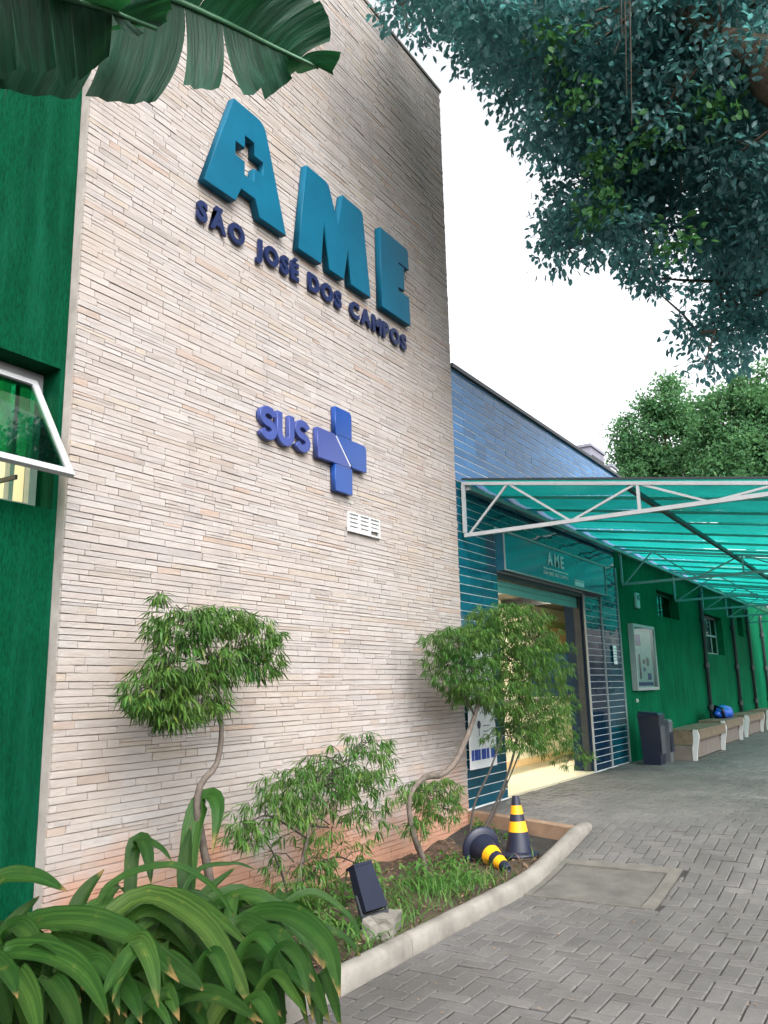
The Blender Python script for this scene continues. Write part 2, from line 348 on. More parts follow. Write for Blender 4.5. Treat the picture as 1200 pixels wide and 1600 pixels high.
# ------------------------------------------------------------------ the ground, paving, bed
WALL_Y, X_L, X_R = 4.2, 3.12, 8.27
def prof(x):
    t = min(max((x-6.2)/2.4, 0), 1); return 0.28*t*t*(3-2*t)
KERB_Y0, KERB_Y1, BED_X0 = 2.75, 2.88, 1.2
def bed_end(y): return 7.90 + (y-2.85)*0.27
mb = MB()
xs = [-200, -60, -20, 0, 3, 6.2, 6.6, 7.0, 7.4, 7.8, 8.2, 8.6, 12, 30, 60, 300]
for i in range(len(xs)-1):
    a, b = xs[i], xs[i+1]
    mb.quad((a, -250, prof(a)-0.12), (b, -250, prof(b)-0.12), (b, 250, prof(b)-0.12), (a, 250, prof(a)-0.12))
tag(mb.build('ground', M['joint']), 'bare grey ground spreading out beyond the paved forecourt', None, kind='structure')
# paving: bedding sheet with pavers as children
mb = MB()
xl = [-6, -3, 0, BED_X0, 3, 5, 6.2]+list(np.arange(6.4, 8.7, 0.2))+[9.3, 12, 16, 22, 30, 45]
for i in range(len(xl)-1):
    a, b = xl[i], xl[i+1]; mb.quad((a, -9, prof(a)-0.012), (b, -9, prof(b)-0.012), (b, 2.86, prof(b)-0.012), (a, 2.86, prof(a)-0.012))
    if b <= BED_X0: mb.quad((a, 2.86, prof(a)-0.012), (b, 2.86, prof(b)-0.012), (b, 4.28, prof(b)-0.012), (a, 4.28, prof(a)-0.012))
ye = np.linspace(2.86, 4.22, 6)
for j in range(5):
    y0, y1 = ye[j], ye[j+1]; a0, a1 = bed_end(y0), bed_end(y1)
    for k in range(6):
        f0, f1 = k/6, (k+1)/6
        p = [(a0+(9.3-a0)*f0, y0), (a0+(9.3-a0)*f1, y0), (a1+(9.3-a1)*f1, y1), (a1+(9.3-a1)*f0, y1)]
        mb.quad(*[(x, y, prof(x)-0.012) for x, y in p])
    for a, b in ((9.3, 12), (12, 16), (16, 22), (22, 30), (30, 45)): mb.quad((a, y0, 0.268), (b, y0, 0.268), (b, y1, 0.268), (a, y1, 0.268))
pavement = tag(mb.build('pavement', M['joint']), 'grey herringbone block paving rising as a ramp towards the entrance', None, kind='structure')
PW = 0.102
LID = (6.30, 7.06, 1.88, 2.70)
cells = []; COLLAR = (LID[0]-0.035, LID[1]+0.125, LID[2]-0.105, LID[3]+0.055)
def kerb_y(x): return KERB_Y0-0.006 + 0.02*max(0, x-7.2)**2
for i in range(-10, 300):
    for j in range(-45, 43):
        d = (i-j) % 4
        if d == 0: cx, cy, hx, hy = (i+1)*PW, (j+.5)*PW, PW, PW/2
        elif d == 3: cx, cy, hx, hy = (i+.5)*PW, (j+1)*PW, PW/2, PW
        else: continue
        if cx < 0.5 or cx > 30 or (cx > 14 and cy < 0.6): continue
        x0, x1, y0, y1 = cx-hx, cx+hx, cy-hy, cy+hy; cut = False
        be = bed_end(cy)+0.075
        if y1 > kerb_y(cx) and x0 < be and cx > BED_X0-.1:           # cut against kerb and bed end
            if y0 < kerb_y(cx)-0.02: y1 = kerb_y(cx)
            elif x1 > be+0.02: x0 = be
            else: continue
            cut = True
        if y1 > 4.185: y1 = 4.185; cut = True
        if y1-y0 < 0.02: continue
        c = COLLAR
        if x1 > c[0] and x0 < c[1] and y1 > c[2] and y0 < c[3]:
            if x0 < c[0]-0.02: x1 = c[0]
            elif x1 > c[1]+0.02: x0 = c[1]
            elif y0 < c[2]-0.02: y1 = c[2]
            elif y1 > c[3]+0.02: y0 = c[3]
            else: continue
            cut = True
        if 9.2 < cx < 12.6 and y1 > 4.19: continue
        cells.append((x0, x1, y0, y1, 0 if hx > hy else 1, cut))
def paver_verts(x0, x1, y0, y1, dz, tx, ty, g=0.0048, c=0.005):
    out = []; cx, cy, hx, hy = (x0+x1)/2, (y0+y1)/2, (x1-x0)/2-g, (y1-y0)/2-g
    for (k, z) in ((0, -0.05), (0, -c), (c, 0.0)):
        for sx, sy in ((-1, -1), (1, -1), (1, 1), (-1, 1)):
            x, y = cx+sx*(hx-k), cy+sy*(hy-k)
            out.append((x, y, prof(x)+z+dz+sx*tx+sy*ty))
    return out
PF = [(8, 9, 10, 11)] + [(r*4+k, r*4+(k+1) % 4, (r+1)*4+(k+1) % 4, (r+1)*4+k) for r in (0, 1) for k in range(4)]
def area_px(corners):
    q = [to_px(c) for c in corners]
    if any(v is None for v in q): return 0
    mx, my = sum(v[0] for v in q)/4, sum(v[1] for v in q)/4
    if not (-10 < mx < 1210 and -10 < my < 1610): return 0
    return abs(sum(q[i][0]*q[(i+1) % 4][1]-q[(i+1) % 4][0]*q[i][1] for i in range(4)))/2
sc_ = []
for n_, (x0, x1, y0, y1, ax, cut) in enumerate(cells):
    zc = prof((x0+x1)/2); sc_.append((0 if cut else area_px([(x0, y0, zc), (x1, y0, zc), (x1, y1, zc), (x0, y1, zc)]), n_))
near = set(n_ for a, n_ in sorted(sc_, reverse=True)[:300])
V, Fc = [], []
def shared_paver(ax):
    hx, hy = (PW, PW/2) if ax == 0 else (PW/2, PW)
    me = bpy.data.meshes.new('paver'); me.from_pydata(paver_verts(-hx, hx, -hy, hy, 0, 0, 0), [], PF); me.materials.append(M['paver_o']); me.update(); return me
pv = [shared_paver(0), shared_paver(1)]
for n_, (x0, x1, y0, y1, ax, cut) in enumerate(cells):
    dz = RNG.normal(0, 0.0022)+0.004*math.sin(x0*2.1+y0*1.3); tx, ty = RNG.normal(0, 0.0013, 2); cx, cy = (x0+x1)/2, (y0+y1)/2
    if n_ in near:
        o = obj('paver', pv[ax], pavement); o.location = (cx, cy, prof(cx)+dz)
        sl_ = (prof(cx+.05)-prof(cx-.05))/.1
        o.rotation_euler = (ty*12, -math.atan(sl_)+tx*12, RNG.normal(0, 0.006))
    else:
        b0 = len(V); V += paver_verts(x0, x1, y0, y1, dz, tx, ty); Fc += [tuple(b0+i for i in f) for f in PF]
o = raw_mesh('paver_field', V, Fc, M['paver_i'], pavement); o['kind'] = 'stuff'

# soil bed
mb = MB(); nx, ny = 60, 18
def soil_z(x, y): return 0.035 + 0.018*math.sin(x*5.1+y*3)+0.015*math.sin(x*11-y*9)+0.05*max(0, (y-3.6))*0.6
g = [[None]*(ny+1) for _ in range(nx+1)]
for i in range(nx+1):
    for j in range(ny+1):
        y = KERB_Y1-0.06 + (4.24-KERB_Y1+0.06)*j/ny; x = BED_X0 + (bed_end(y)-BED_X0+0.02)*i/nx
        mb.v.append((x, y, soil_z(x, y)+RNG.normal(0, 0.006)))
for i in range(nx):
    for j in range(ny): a = i*(ny+1)+j; mb.f.append((a, a+ny+1, a+ny+2, a+1))
tag(mb.build('soil', M['soil'], smooth=True), 'dark garden soil in the planting bed along the stone wall', None, kind='structure')

# kerb of separate concrete pieces
kerb = thing('kerb', 'pale rounded concrete kerb edging the planting bed', 'kerb', (BED_X0, KERB_Y0, 0))
kp = [(0.0, -0.12), (0.002, 0.03), (0.008, 0.075), (0.022, 0.094), (0.042, 0.103), (0.070, 0.105), (0.095, 0.101), (0.108, 0.085), (0.112, -0.12)]
ke = [1.2, 2.4, 3.6, 4.62, 5.75, 6.85, 7.98]
for a, b in zip(ke[:-1], ke[1:]):
    mb = MB(); n = 8; first = len(mb.v); dy0, dy1 = RNG.normal(0, .0025, 2); last = b > 7.9
    for i in range(n+1):
        x = a+0.0012 + (b-a-0.0024)*i/n; t = i/n
        for (y, z) in kp:
            hh = z if not last else (z*(1-0.55*max(0, (t-0.6)/0.4)**2) if z > 0 else z)
            mb.v.append((x + (0.04*(0.5-abs(y-0.065)/0.065) if last and i == n else 0), KERB_Y0+y+dy0*(1-t)+dy1*t + (0.02*max(0, x-7.2)**2), prof(x)+hh+RNG.normal(0, 0.0012)))
    k = len(kp)
    for i in range(n):
        for j in range(k-1): mb.f.append((i*k+j, (i+1)*k+j, (i+1)*k+j+1, i*k+j+1))
    nn_ = len(mb.v); mb.v += mb.v[:k]+mb.v[n*k:n*k+k]; mb.f.append(tuple(nn_+q for q in range(k))); mb.f.append(tuple(nn_+k+j for j in reversed(range(k))))
    mb.build('kerb_stone', M['concrete'], kerb, smooth=True)
# cross wall closing the far end of the bed
mb = MB()
for a, b in ((2.87, 3.3), (3.3, 3.75), (3.75, 4.19)):
    for (y0, y1) in ((a, b),):
        pts = [(bed_end(y0)-0.02, y0), (bed_end(y0)+0.07, y0), (bed_end(y1)+0.07, y1), (bed_end(y1)-0.02, y1)]
        n = len(mb.v); mb.v += [(x, y, -0.1) for x, y in pts] + [(x, y, prof(x)+0.006) for x, y in pts]
        mb.f += [tuple(n+i for i in q_) for q_ in ((3, 2, 1, 0), (4, 5, 6, 7), (0, 1, 5, 4), (1, 2, 6, 5), (2, 3, 7, 6), (3, 0, 4, 7))]
tag(mb.build('bed_end_wall', M['mud_concrete']), 'low mud-stained concrete wall closing the far end of the planting bed', 'low wall')

# inspection cover
mh = thing('inspection_cover', 'square concrete inspection cover with cement surround set in the paving', 'cover', (6.68, 2.29, 0))
mb = MB(); x0, x1, y0, y1 = LID
def ring(mb, xa, xb, ya, yb, top, n=6):
    for i in range(n):
        a, b = xa+(xb-xa)*i/n, xa+(xb-xa)*(i+1)/n
        m0 = len(mb.v)
        mb.v += [(a, ya, prof(a)-0.05), (b, ya, prof(b)-0.05), (b, yb, prof(b)-0.05), (a, yb, prof(a)-0.05), (a, ya, prof(a)+top), (b, ya, prof(b)+top), (b, yb, prof(b)+top), (a, yb, prof(a)+top)]
        mb.f += [tuple(m0+q for q in f) for f in ((4, 5, 6, 7), (0, 1, 5, 4), (2, 3, 7, 6))]
        if i == 0: mb.f.append((m0+3, m0, m0+4, m0+7))
        if i == n-1: mb.f.append((m0+1, m0+2, m0+6, m0+5))
ring(mb, x0-0.03, x0-0.010, y0-0.10, y1+0.05, 0.004, 2); ring(mb, x1+0.010, x1+0.12, y0-0.10, y1+0.05, 0.004, 2)
ring(mb, x0-0.010, x1+0.010, y0-0.10, y0-0.010, 0.004); ring(mb, x0-0.010, x1+0.010, y1+0.010, y1+0.05, 0.004)
mb.build('surround', M['concrete_d'], mh)
M['lid'] = pmat('lid_concrete', (0.10, 0.095, 0.085), 0.85, 0.3, 4, 0.5, 50, dirt=(0.06, 0.058, 0.052))
mb = MB(); ring(mb, x0+0.006, x1-0.006, y0+0.006, y1-0.006, -0.004); mb.build('lid', M['lid'], mh)

# ------------------------------------------------------------------ the stone-clad wall
sw = thing('stone_wall', 'tall wall clad in thin beige stacked stone strips beside the entrance', 'wall', (X_L, WALL_Y, 0))
TOPZ = 8.94
MB().box(X_L, X_R, WALL_Y+0.012, WALL_Y+0.42, -0.15, TOPZ-0.01).build('wall_core', M['mortar'], sw)
MB().box(X_L-0.015, X_R+0.02, WALL_Y-0.02, WALL_Y+0.44, TOPZ, TOPZ+0.035).build('coping', M['concrete_d'], sw)
strips = []; z = -0.06
GR = (6.075, 6.615, 2.945, 3.135)
def add_strip(x, l, z, h):
    if x+l > GR[0] and x < GR[1] and z+h > GR[2] and z < GR[3]:      # cut round the vent
        if x < GR[0]-0.03: strips.append((x, GR[0]-x, z, h))
        if x+l > GR[1]+0.03: strips.append((GR[1], x+l-GR[1], z, h))
    else: strips.append((x, l, z, h))
while z < TOPZ-0.02:
    h = float(np.clip(RNG.normal(0.043, 0.007), 0.028, 0.062)); h = min(h, TOPZ-0.005-z)
    x = X_L; first = True
    while x < X_R-0.01:
        l = float(np.clip(RNG.gamma(3.6, 0.085), 0.09, 0.70))
        if first: l *= RNG.uniform(0.3, 1); first = False
        if X_R-(x+l) < 0.09: l = X_R-x
        if h > 0.040 and l > 0.2 and RNG.uniform() < 0.16:           # two thin strips in one course
            k = RNG.uniform(0.38, 0.62); m_ = RNG.uniform(0.35, 0.65)
            add_strip(x, l, z, h*k); add_strip(x, l*m_, z+h*k, h*(1-k)); add_strip(x+l*m_, l*(1-m_), z+h*k, h*(1-k))
        else: add_strip(x, l, z, h)
        x += l
    z += h
def strip_shape(rng):
    """unit strip: x 0..1, depth -1..0, z 0..1"""
    v = [(0, 0, 0), (1, 0, 0), (1, 0, 1), (0, 0, 1)]
    for (x, zz) in ((0, 0), (1, 0), (1, 1), (0, 1)):
        ix, iz = rng.uniform(0.002, 0.018), rng.uniform(-0.01, 0.11)
        v.append((x+(ix if x == 0 else -ix), -rng.uniform(0.86, 1.0), zz+(iz if zz == 0 else -iz)))
    return np.array(v)
SF = [(4, 5, 6, 7), (0, 1, 5, 4), (1, 2, 6, 5), (2, 3, 7, 6), (3, 0, 4, 7)]
shapes = [strip_shape(RNG) for _ in range(24)]; smesh = []
for v in shapes:
    me = bpy.data.meshes.new('strip'); me.from_pydata(v.tolist(), [], SF); me.materials.append(M['stone_o']); me.update(); smesh.append(me)
ar = sorted(((area_px([(x, WALL_Y, z), (x+l, WALL_Y, z), (x+l, WALL_Y, z+h), (x, WALL_Y, z+h)]), i) for i, (x, l, z, h) in enumerate(strips) if z > 0.35), reverse=True)
near = set(i for a, i in ar[:300]); V, Fc = [], []
for i, (x, l, z, h) in enumerate(strips):
    k = int(RNG.integers(24)); dep = 0.0155 + float(RNG.beta(1.5, 4.0))*0.0095; g = 0.0012
    scv = np.array((l-g, dep, h-g)); lo = np.array((x+g/2, WALL_Y+0.012, z+g/2))
    if i in near:
        o = obj('strip', smesh[k], sw); o.location = tuple(lo-org(sw)); o.scale = tuple(scv)
    else:
        b0 = len(V); V += (shapes[k]*scv+lo).tolist(); Fc += [tuple(b0+q for q in f) for f in SF]
o = raw_mesh('strip_field', V, Fc, M['stone_i'], sw); o['kind'] = 'stuff'

# ------------------------------------------------------------------ walls with openings
def holed_wall(x0, x1, z0, z1, holes, y0, y1):
    """front face at y0 (towards the street), back at y1; holes (xa, xb, za, zb)"""
    mb = MB(); X = sorted({x0, x1, *[h[0] for h in holes], *[h[1] for h in holes]}); Z = sorted({z0, z1, *[h[2] for h in holes], *[h[3] for h in holes]})
    X = [x for x in X if x0 <= x <= x1]; Z = [z for z in Z if z0 <= z <= z1]
    def solid(i, j):
        if i < 0 or j < 0 or i >= len(X)-1 or j >= len(Z)-1: return False
        cx, cz = (X[i]+X[i+1])/2, (Z[j]+Z[j+1])/2
        return not any(h[0] < cx < h[1] and h[2] < cz < h[3] for h in holes)
    for i in range(len(X)-1):
        for j in range(len(Z)-1):
            if not solid(i, j): continue
            a, b, c, d = X[i], X[i+1], Z[j], Z[j+1]
            mb.quad((a, y0, c), (b, y0, c), (b, y0, d), (a, y0, d)); mb.quad((b, y1, c), (a, y1, c), (a, y1, d), (b, y1, d))
            if not solid(i-1, j): mb.quad((a, y1, c), (a, y0, c), (a, y0, d), (a, y1, d))
            if not solid(i+1, j): mb.quad((b, y0, c), (b, y1, c), (b, y1, d), (b, y0, d))
            if not solid(i, j-1): mb.quad((a, y1, c), (b, y1, c), (b, y0, c), (a, y0, c))
            if not solid(i, j+1): mb.quad((a, y0, d), (b, y0, d), (b, y1, d), (a, y1, d))
    return mb

# left green wing with its awning window
gw = thing('green_wing', 'dark green rendered building wing left of the stone wall', 'building', (1, 4.28, 0))
LW = (1.7, 3.085, 2.65, 3.545)
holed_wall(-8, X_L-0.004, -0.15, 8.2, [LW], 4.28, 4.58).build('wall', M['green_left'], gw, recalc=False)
win = thing('awning_window', 'white framed awning window with green glass pushed open beside the stone wall', 'window', (2.39, 4.45, 2.65))
mb = MB(); fy0, fy1 = 4.45, 4.50
mb.box(LW[0], LW[1], fy0, fy1, 3.44, 3.54).box(LW[0], LW[1], fy0, fy1, 2.65, 2.70).box(LW[0], LW[0]+.05, fy0, fy1, 2.70, 3.44).box(LW[1]-.05, LW[1], fy0, fy1, 2.70, 3.44).box(2.90, 2.93, fy0, fy1, 2.70, 3.44)
mb.build('frame', M['white_metal'], win)
hz, hy = 3.455, 4.40; bz, by = 2.79, 3.985
sd = np.array((0, by-hy, bz-hz)); Ls = np.linalg.norm(sd); sd /= Ls; nrm = np.array((0, sd[2], -sd[1]))
def sash_box(mb, xa, xb, ta, tb, th=0.03):
    n = len(mb.v); base = np.array((0, hy, hz))
    for q in (-th/2, th/2):
        for x, t in ((xa, ta), (xb, ta), (xb, tb), (xa, tb)): mb.v.append(tuple(base + sd*t + nrm*q + np.array((x, 0, 0))))
    mb.f += [tuple(n+i for i in q_) for q_ in ((3, 2, 1, 0), (4, 5, 6, 7), (0, 1, 5, 4), (1, 2, 6, 5), (2, 3, 7, 6), (3, 0, 4, 7))]
mb = MB(); xa, xb = 1.78, 3.0; fr = 0.045
sash_box(mb, xa, xb, 0, fr); sash_box(mb, xa, xb, Ls-fr, Ls); sash_box(mb, xa, xa+fr, fr, Ls-fr); sash_box(mb, xb-fr, xb, fr, Ls-fr)
sash = mb.build('sash', M['white_metal'], win)
mb = MB(); sash_box(mb, xa+fr, xb-fr, fr, Ls-fr, 0.006); mb.build('pane', M['glass_green'], sash)
MB().box(2.72, 2.735, 4.12, 4.45, 2.74, 2.765).build('stay_arm', M['dark_metal'], win)
# the lit room seen under the open sash
rm = MB(); rm.box(0.5, 3.1, 6.2, 6.25, 0, 4.2).box(0.5, 3.1, 4.6, 6.2, 3.75, 3.8).box(3.11, 3.16, 4.6, 6.25, 0, 4.2).box(0.45, 0.5, 4.6, 6.25, 0, 4.2).box(0.5, 3.1, 4.6, 6.2, 0.2, 0.25)
rm.build('room_lining', M['cream'], gw)
lamp = thing('ceiling_lamp', 'warm ceiling lamp in the room behind the awning window', 'lamp', (2.2, 5.4, 3.75))
MB().box(1.9, 2.5, 5.3, 5.5, 3.715, 3.745).build('diffuser', M['lamp_on'], lamp)
MB().box(1.88, 2.52, 5.28, 5.52, 3.745, 3.752).build('housing', M['white'], lamp)

# ------------------------------------------------------------------ tiled entrance facade
DX0, DX1, DZ1 = 9.32, 12.44, 2.92
FX1, FZ1, GX0 = 22.0, 5.24, 14.20
fac = thing('tiled_facade', 'dark blue-green glazed tile facade around the entrance and above the canopy', 'building', (X_R, WALL_Y, 0))
FY = WALL_Y+0.016
holed_wall(X_R+0.002, FX1, 0.1, FZ1, [(DX0, DX1, 0.1, DZ1), (GX0, FX1, 0.1, 3.55)], FY, 4.52).build('wall', M['grout'], fac, recalc=False)
MB().box(X_R+0.005, FX1+0.03, WALL_Y-0.03, 4.55, FZ1, FZ1+0.05).build('parapet_cap', M['dark_metal'], fac)
MB().box(X_R+0.005, FX1, 4.52, 10.5, 5.0, 5.05).build('roof', M['concrete_d'], fac)
TW, TH = 0.30, 0.10; tiles = []
zr = 0.285
r = 0
while zr < FZ1-0.03:
    zt = min(zr+TH, FZ1-0.005)
    for c in range(int((FX1-X_R)/TW)+2):
        xa, xb = X_R+0.004+c*TW, X_R+0.004+(c+1)*TW
        segs = [(xa, min(xb, FX1))]
        if zr < DZ1: segs = [(max(a, lo), min(b, hi)) for a, b in segs for lo, hi in ((X_R, DX0), (DX1, GX0))]
        elif zr < 3.55: segs = [(a, min(b, GX0)) for a, b in segs]
        if DZ1 <= zr < 3.40: segs = [(max(a, lo), min(b, hi)) for a, b in segs for lo, hi in ((X_R, 9.30), (13.29, GX0))]
        for a, b in segs:
            if b-a > 0.03: tiles.append((a, b, zr, zt))
    zr += TH
ar = sorted(((area_px([(a, FY, z0), (b, FY, z0), (b, FY, z1), (a, FY, z1)]) if (z0 > 3.9 or z0 < 2.6) else 0, i) for i, (a, b, z0, z1) in enumerate(tiles)), reverse=True)
near = set(i for q, i in ar[:300]); V, Fc = [], []
tv = np.array([(x, y, z) for y in (0, -1) for x, z in ((0, 0), (1, 0), (1, 1), (0, 1))], float)
TFc = [(4, 5, 6, 7), (0, 1, 5, 4), (1, 2, 6, 5), (2, 3, 7, 6), (3, 0, 4, 7)]
def tmesh(m_):
    me = bpy.data.meshes.new('tile'); me.from_pydata(tv.tolist(), [], TFc); me.materials.append(m_); me.update(); return me
tm = [tmesh(M['tile_o']), tmesh(M['tile_navy']), tmesh(M['tile_sky_tint_o'])]; VU, FU = [], []
for i, (a, b, z0, z1) in enumerate(tiles):
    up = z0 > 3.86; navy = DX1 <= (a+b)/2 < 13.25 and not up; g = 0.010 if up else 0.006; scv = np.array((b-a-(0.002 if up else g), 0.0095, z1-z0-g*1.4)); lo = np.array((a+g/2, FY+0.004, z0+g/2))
    rx, rz = float(np.clip(RNG.normal(0, 0.009), -.02, .02)), float(np.clip(RNG.normal(0, 0.004), -.008, .008))
    if i in near or navy:
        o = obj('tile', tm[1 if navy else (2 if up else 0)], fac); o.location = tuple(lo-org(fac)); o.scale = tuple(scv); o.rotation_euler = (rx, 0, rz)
    else:
        q = tv*scv; q[4:, 1] += q[4:, 2]*rx - (q[4:, 0]-scv[0]/2)*rz
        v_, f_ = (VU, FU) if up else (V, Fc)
        b0 = len(v_); v_ += (q+lo).tolist(); f_ += [tuple(b0+k for k in f) for f in TFc]
o = raw_mesh('tile_field', V, Fc, M['tile_i'], fac); o['kind'] = 'stuff'
if VU: o = raw_mesh('upper_tile_field', VU, FU, M['tile_sky_tint_i'], fac); o['kind'] = 'stuff'
for x in (DX1-0.01, 13.25, GX0-0.005):
    MB().box(x, x+0.018, WALL_Y-0.012, FY, 0.285, DZ1 if x < 14 else 3.5).build('edge_trim', M['white_metal'], fac)

# sign panel over the door
hdr = thing('entrance_sign', 'glossy teal sign panel with small white AME lettering over the entrance', 'sign', (11.3, 4.15, 2.93))
hdp = MB().box(9.31, 13.28, 4.10, FY-0.001, 2.935, 3.415).build('panel', M['sign_panel'], hdr)
tr = MB(); tr.box(9.30, 13.29, 4.085, 4.10, 3.40, 3.418).box(9.30, 13.29, 4.085, 4.10, 2.93, 2.945).box(9.30, 9.315, 4.085, 4.10, 2.945, 3.40).box(13.275, 13.29, 4.085, 4.10, 2.945, 3.40)
tr.build('trim', M['white_metal'], hdr)

# ------------------------------------------------------------------ lettering helpers
def curve_mesh(loops, ext, bev):
    cu = bpy.data.curves.new('outline', 'CURVE'); cu.dimensions = '2D'; cu.fill_mode = 'BOTH'; cu.extrude = ext; cu.bevel_depth = bev; cu.bevel_resolution = 1
    for lp in loops:
        sp = cu.splines.new('POLY'); sp.points.add(len(lp)-1); sp.use_cyclic_u = True
        for p, (x, y) in zip(sp.points, lp): p.co = (x, y, 0, 1)
    return _eval(cu)
def _eval(cu):
    o = bpy.data.objects.new('tmp', cu); COL.objects.link(o)
    me = bpy.data.meshes.new_from_object(o.evaluated_get(bpy.context.evaluated_depsgraph_get()))
    bpy.data.objects.remove(o); return me
def text_mesh(s, size, ext, off=0.0, bev=0.0):
    cu = bpy.data.curves.new('glyph', 'FONT'); cu.body = s; cu.size = size; cu.extrude = ext; cu.offset = off; cu.bevel_depth = bev; cu.resolution_u = 4
    return _eval(cu)
def stand_up(me, x, z, yc, mat, name, parent, sx=1.0, sz=1.0):
    """lay an x,y outline onto the wall: x along the wall, y up, thickness towards the street"""
    o0 = org(parent)
    for v in me.vertices: v.co = Vector((x+v.co.x*sx-o0[0], yc-v.co.z-o0[1], z+v.co.y*sz-o0[2]))
    me.materials.clear(); me.materials.append(mat); me.name = name; me.update()
    return obj(name, me, parent)
def word(s, x0, x1, z, cap, ext, yc, mat, parent, off=0.004, gap=0.35):
    """letters one by one, spread from x0 to x1, capital height cap"""
    ref = text_mesh('H', 1.0, 0, 0); H_ = max(v.co.y for v in ref.vertices); size = cap/H_
    items = []
    for ch in s:
        if ch == ' ': items.append((None, cap*0.55)); continue
        me = text_mesh(ch, size, ext, off); xs_ = [v.co.x for v in me.vertices]; items.append((me, max(xs_)-min(xs_)))
    tot = sum(w_ for _, w_ in items); n = sum(1 for m_, _ in items)-1; sp = (x1-x0-tot)/n; x = x0
    for me, w_ in items:
        if me is not None:
            mn = min(v.co.x for v in me.vertices); o = stand_up(me, x-mn, z, yc, mat, 'letter', parent)
        x += w_+sp

# AME letters
sg = thing('letter_sign', 'large teal AME letters over navy SÃO JOSÉ DOS CAMPOS on the stone wall', 'sign', (5.65, 4.12, 5.05))
def rounded(poly, idx, r=0.06, n=4):
    out = []
    for i, p in enumerate(poly):
        if i not in idx: out.append(p); continue
        a, b = np.array(poly[i-1]), np.array(poly[(i+1) % len(poly)]); p = np.array(p)
        u, v = (a-p)/np.linalg.norm(a-p), (b-p)/np.linalg.norm(b-p); s0, s1 = p+u*r, p+v*r
        for k in range(n+1): t = k/n; q = (1-t)**2*s0+2*t*(1-t)*p+t*t*s1; out.append(tuple(q))
    return out
A = rounded([(4.115, 5.385), (4.46, 5.385), (4.525, 5.525), (4.70, 5.525), (4.755, 5.385), (5.095, 5.385), (4.80, 6.285), (4.425, 6.285)], (6,), 0.09)
c0, q1, q2 = (4.622, 5.850), 0.062, 0.175
cr = [(-q1, q2), (-q1, q1), (-q2, q1), (-q2, -q1), (-q1, -q1), (-q1, -q2), (q1, -q2), (q1, -q1), (q2, -q1), (q2, q1), (q1, q1), (q1, q2)]
A2 = [(c0[0]+x, c0[1]+y*1.05) for x, y in cr]
Mm = rounded([(5.275, 5.35), (5.605, 5.35), (5.655, 5.83), (5.735, 5.35), (5.965, 5.35), (6.045, 5.72), (6.085, 5.35), (6.425, 5.35), (6.305, 6.225), (5.965, 6.225), (5.885, 5.86), (5.725, 6.225), (5.395, 6.225)], (8, 11), 0.05)
Ee = rounded([(6.643, 5.345), (7.205, 5.345), (7.195, 5.655), (6.975, 5.655), (6.975, 5.70), (7.10, 5.70), (7.10, 5.965), (6.985, 5.965), (6.985, 5.99), (7.205, 5.99), (7.195, 6.22), (6.643, 6.22)], (10,), 0.04)
for lp in ([A, A2], [Mm], [Ee]):
    stand_up(curve_mesh(lp, 0.030, 0.005), 0, 0, 4.150, M['teal_letter'], 'letter', sg)
word('SÃO JOSÉ DOS CAMPOS', 4.095, 7.19, 5.065, 0.150, 0.012, 4.170, M['navy_letter'], sg, 0.011)

# SUS sign: lower case letters and the four-armed emblem
ss = thing('emblem_sign', 'blue SUS lettering with a blue cross emblem on the stone wall', 'sign', (5.6, 4.12, 3.27))
def thick_path(pts, w_):
    P = [np.array(p, float) for p in pts]; l, r_ = [], []
    for i, p in enumerate(P):
        t = P[min(i+1, len(P)-1)]-P[max(i-1, 0)]; t /= np.linalg.norm(t); n = np.array((-t[1], t[0])); l.append(tuple(p+n*w_/2)); r_.append(tuple(p-n*w_/2))
    return l+r_[::-1]
def sarc(cx, cy, rx, ry, a0, a1, n=8): return [(cx+rx*math.cos(math.radians(a0+(a1-a0)*i/n)), cy+ry*math.sin(math.radians(a0+(a1-a0)*i/n))) for i in range(n+1)]
def s_shape(x, z, w_, h_, th):
    r1 = (h_-th)/4
    top = sarc(x+w_/2, z+h_-th/2-r1, (w_-th)/2, r1, 20, 270, 12); bot = sarc(x+w_/2, z+th/2+r1, (w_-th)/2, r1, 90, -160, 12)
    return thick_path(top+bot[1:], th)
def u_shape(x, z, w_, h_, th):
    r1 = (w_-th)/2
    return thick_path([(x+th/2, z+h_)]+sarc(x+w_/2, z+th/2+r1, r1, r1, 180, 360, 10)+[(x+w_-th/2, z+h_)], th)
for lp in (s_shape(4.815, 3.515, 0.205, 0.275, 0.058), u_shape(5.03, 3.515, 0.215, 0.270, 0.058), s_shape(5.262, 3.515, 0.205, 0.275, 0.058)):
    stand_up(curve_mesh([lp], 0.020, 0.004), 0, 0, 4.164, M['sus_blue'], 'letter', ss)
gap = 0.011; a0, a1, a2, a3 = 5.562, 5.820, 6.078, 6.318; b0, b1, b2, b3 = 3.272, 3.520, 3.782, 4.046
arms = [(rounded([(a1+gap, b2+gap), (a2, b2+gap), (a2, b3), (a1+gap, b3)], (2,), 0.05), 'sus_blue2'), ([(a0, b1), (a1, b1), (a2-gap*2, b1), (a1-gap, b2), (a0, b2)], 'sus_blue'),
        (rounded([(a2+gap, b1+gap), (a3, b1+gap), (a3, b2), (a1+gap*2, b2)], (2,), 0.05), 'sus_blue2'), ([(a1, b0), (a2, b0), (a2, b1-gap), (a1, b1-gap)], 'sus_blue2')]
for lp, mk in arms: stand_up(curve_mesh([lp], 0.024, 0.004), 0, 0, 4.158, M[mk], 'emblem_arm', ss)
